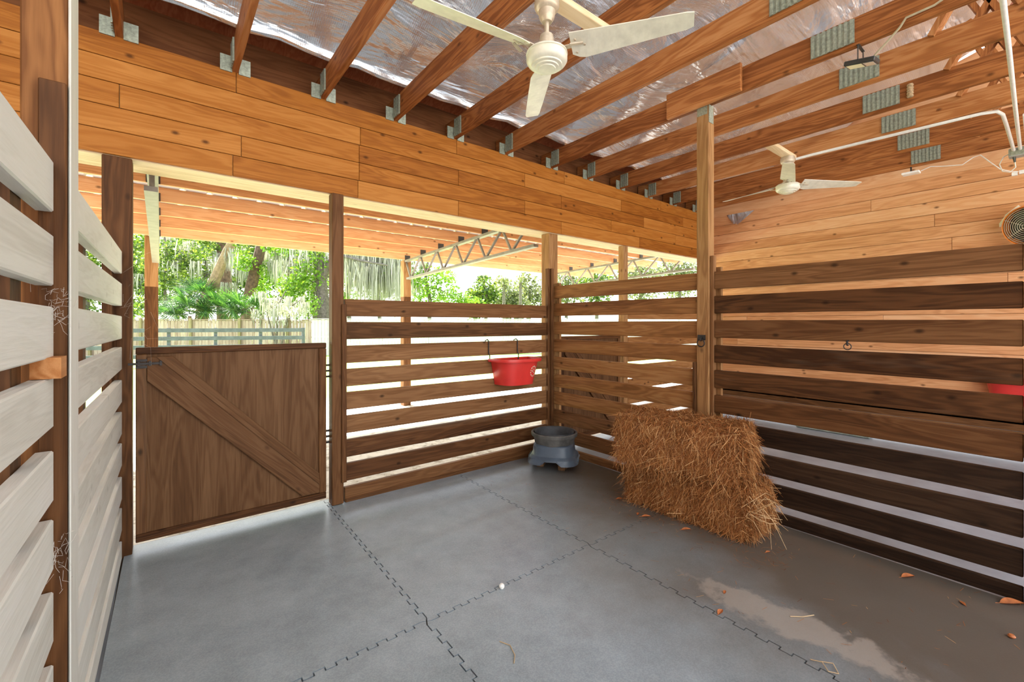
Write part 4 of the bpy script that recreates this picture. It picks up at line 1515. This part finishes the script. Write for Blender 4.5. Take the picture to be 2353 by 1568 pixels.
far = [(1115, 660, 30, 'hazy olive tree far right, left of the distant palms'), (1160, 668, 34, 'hazy tree in the far middle of the right opening'), (1215, 660, 36, 'pale hazy tree beside the corner post'),
       (1090, 690, 26, 'low hazy shrubbery far beyond the bright green tree'), (1190, 700, 30, 'pale bare shrubbery low beside the corner post'), (1300, 640, 40, 'hazy tree above the right slats, nearest the corner'),
       (1370, 640, 38, 'yellow green far tree behind the third steel truss'), (1470, 620, 44, 'far tree right of the neighbour gate post'), (1560, 610, 44, 'greyish far tree close to the bale post')]
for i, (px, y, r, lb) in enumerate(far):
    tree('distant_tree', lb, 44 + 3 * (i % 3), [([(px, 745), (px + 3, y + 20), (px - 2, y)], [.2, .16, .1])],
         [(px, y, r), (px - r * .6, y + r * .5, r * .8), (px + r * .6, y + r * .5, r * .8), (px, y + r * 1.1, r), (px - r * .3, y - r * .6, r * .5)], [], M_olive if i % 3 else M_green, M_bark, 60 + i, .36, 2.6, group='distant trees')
for px, y, lb in ((1158, 655, 'distant cabbage palm, left of two'), (1196, 650, 'distant cabbage palm, right of two')):
    d = 40
    c = at(px, d, y)
    t = thing('cabbage_palm', lb, 'palm', (c.x, c.y, -.06), 'distant palms')
    g = MB(); g.tube([(c.x, c.y, -.06), tuple(c)], [.16, .13], 8); make('trunk', g, M_bark, t)
    rg = random.Random(px)
    g = MB()
    for q in range(70):
        az, el = rg.uniform(0, 6.28), rg.uniform(-.6, 1.4)
        dd = Vector((math.cos(az) * math.cos(el), math.sin(az) * math.cos(el), math.sin(el)))
        pe = dd.cross(Vector((0, 0, 1))).normalized() * .05
        ln = rg.uniform(.7, 1.15)
        g.add([c, c + dd * ln * .5 + pe, c + dd * ln + Vector((0, 0, -.2)), c + dd * ln * .5 - pe], [(0, 1, 2, 3)])
    make('crown', g, M_olive, t)
back = [(300, 620), (352, 590), (405, 600), (470, 610), (540, 610), (600, 600), (660, 610), (720, 620), (200, 640), (800, 600), (870, 590), (930, 620)]
kinds = ['beyond the left lean-to post', 'above the mossy sapling', 'behind the tallest palmetto', 'behind the leaning tan trunk', 'behind the thick pine trunk', 'behind the leaning pine', 'behind the silvery brush', 'behind the forked oak', 'at far left past the door post', 'right of the dark gate post', 'behind the long moss curtain', 'behind the middle lean-to post']
for i, (px, y) in enumerate(back):
    tree('woodland_tree', 'leafy woodland tree %s' % kinds[i], 33 + 2 * (i % 4), [([(px + 6, 745), (px, 690), (px + 4, y), (px - 2, y - 60)], [.18, .15, .12, .07])],
         [(px, y, 34), (px - 24, y + 40, 30), (px + 24, y + 36, 30), (px - 6, y + 85, 32), (px + 14, y - 50, 36), (px - 22, y - 40, 34)],
         [(px - 20, y - 20, 60, 14), (px + 18, y + 10, 50, 12), (px, y + 40, 40, 10)], (M_green, M_bright, M_green, M_olive)[i % 4], M_bark, 80 + i, .30, 2.3, group='woodland trees')

# ------------------------------------------------------------------ last small things
rg = random.Random(77)


def web(c, r, n, label):
    g = MB()
    for _ in range(n):
        p = Vector(c) + Vector((rg.gauss(0, r * .3), rg.gauss(0, r * .3), rg.gauss(0, r)))
        pts = [p]
        for _k in range(4):
            p = p + Vector((rg.gauss(0, r * .25), rg.gauss(0, r * .25), rg.gauss(-r * .1, r * .4)))
            pts.append(p)
        g.tube(pts, .00035, 3, False)
    solo('cobweb', g, plain('dusty_cobweb', (.55, .50, .44), .9, 0, .1, 9, 0), label, 'cobweb', 'dusty cobwebs')


web((-.225, 1.712, 1.50), .030, 30, 'dusty cobweb tangle on the knotty post beside the near slats')
web((-.222, 1.712, .80), .034, 22, 'dusty cobweb low on the knotty post, near the floor')
web((-.148, 3.588, 1.62), .16, 14, 'stringy cobweb hanging down the post left of the gate')
g = MB()
g.box(6.90, 7.045, 1.50, 2.32, .005, .25)
solo('concrete_curb', g, plain('mossy_concrete', (.30, .33, .27), .85, 0, .35, 12, .3), 'greyish green concrete curb against the far wall, glimpsed behind dark slats', 'curb', bevel=.01)
g = MB()
vs_ = [(7.047, 3.34, 3.17), (7.047, 2.92, 3.17), (7.02, 3.16, 2.99), (7.03, 3.24, 3.02)]
g.add([(x - .001, y, z) for x, y, z in vs_] + [(x + .001, y, z) for x, y, z in vs_], [(0, 1, 2, 3), (7, 6, 5, 4), (0, 4, 5, 1), (1, 5, 6, 2), (2, 6, 7, 3), (3, 7, 4, 0)])
solo('foil_scrap', g, M_foil, 'torn foil scrap hanging at the top of the far wall by the far fan', 'foil')
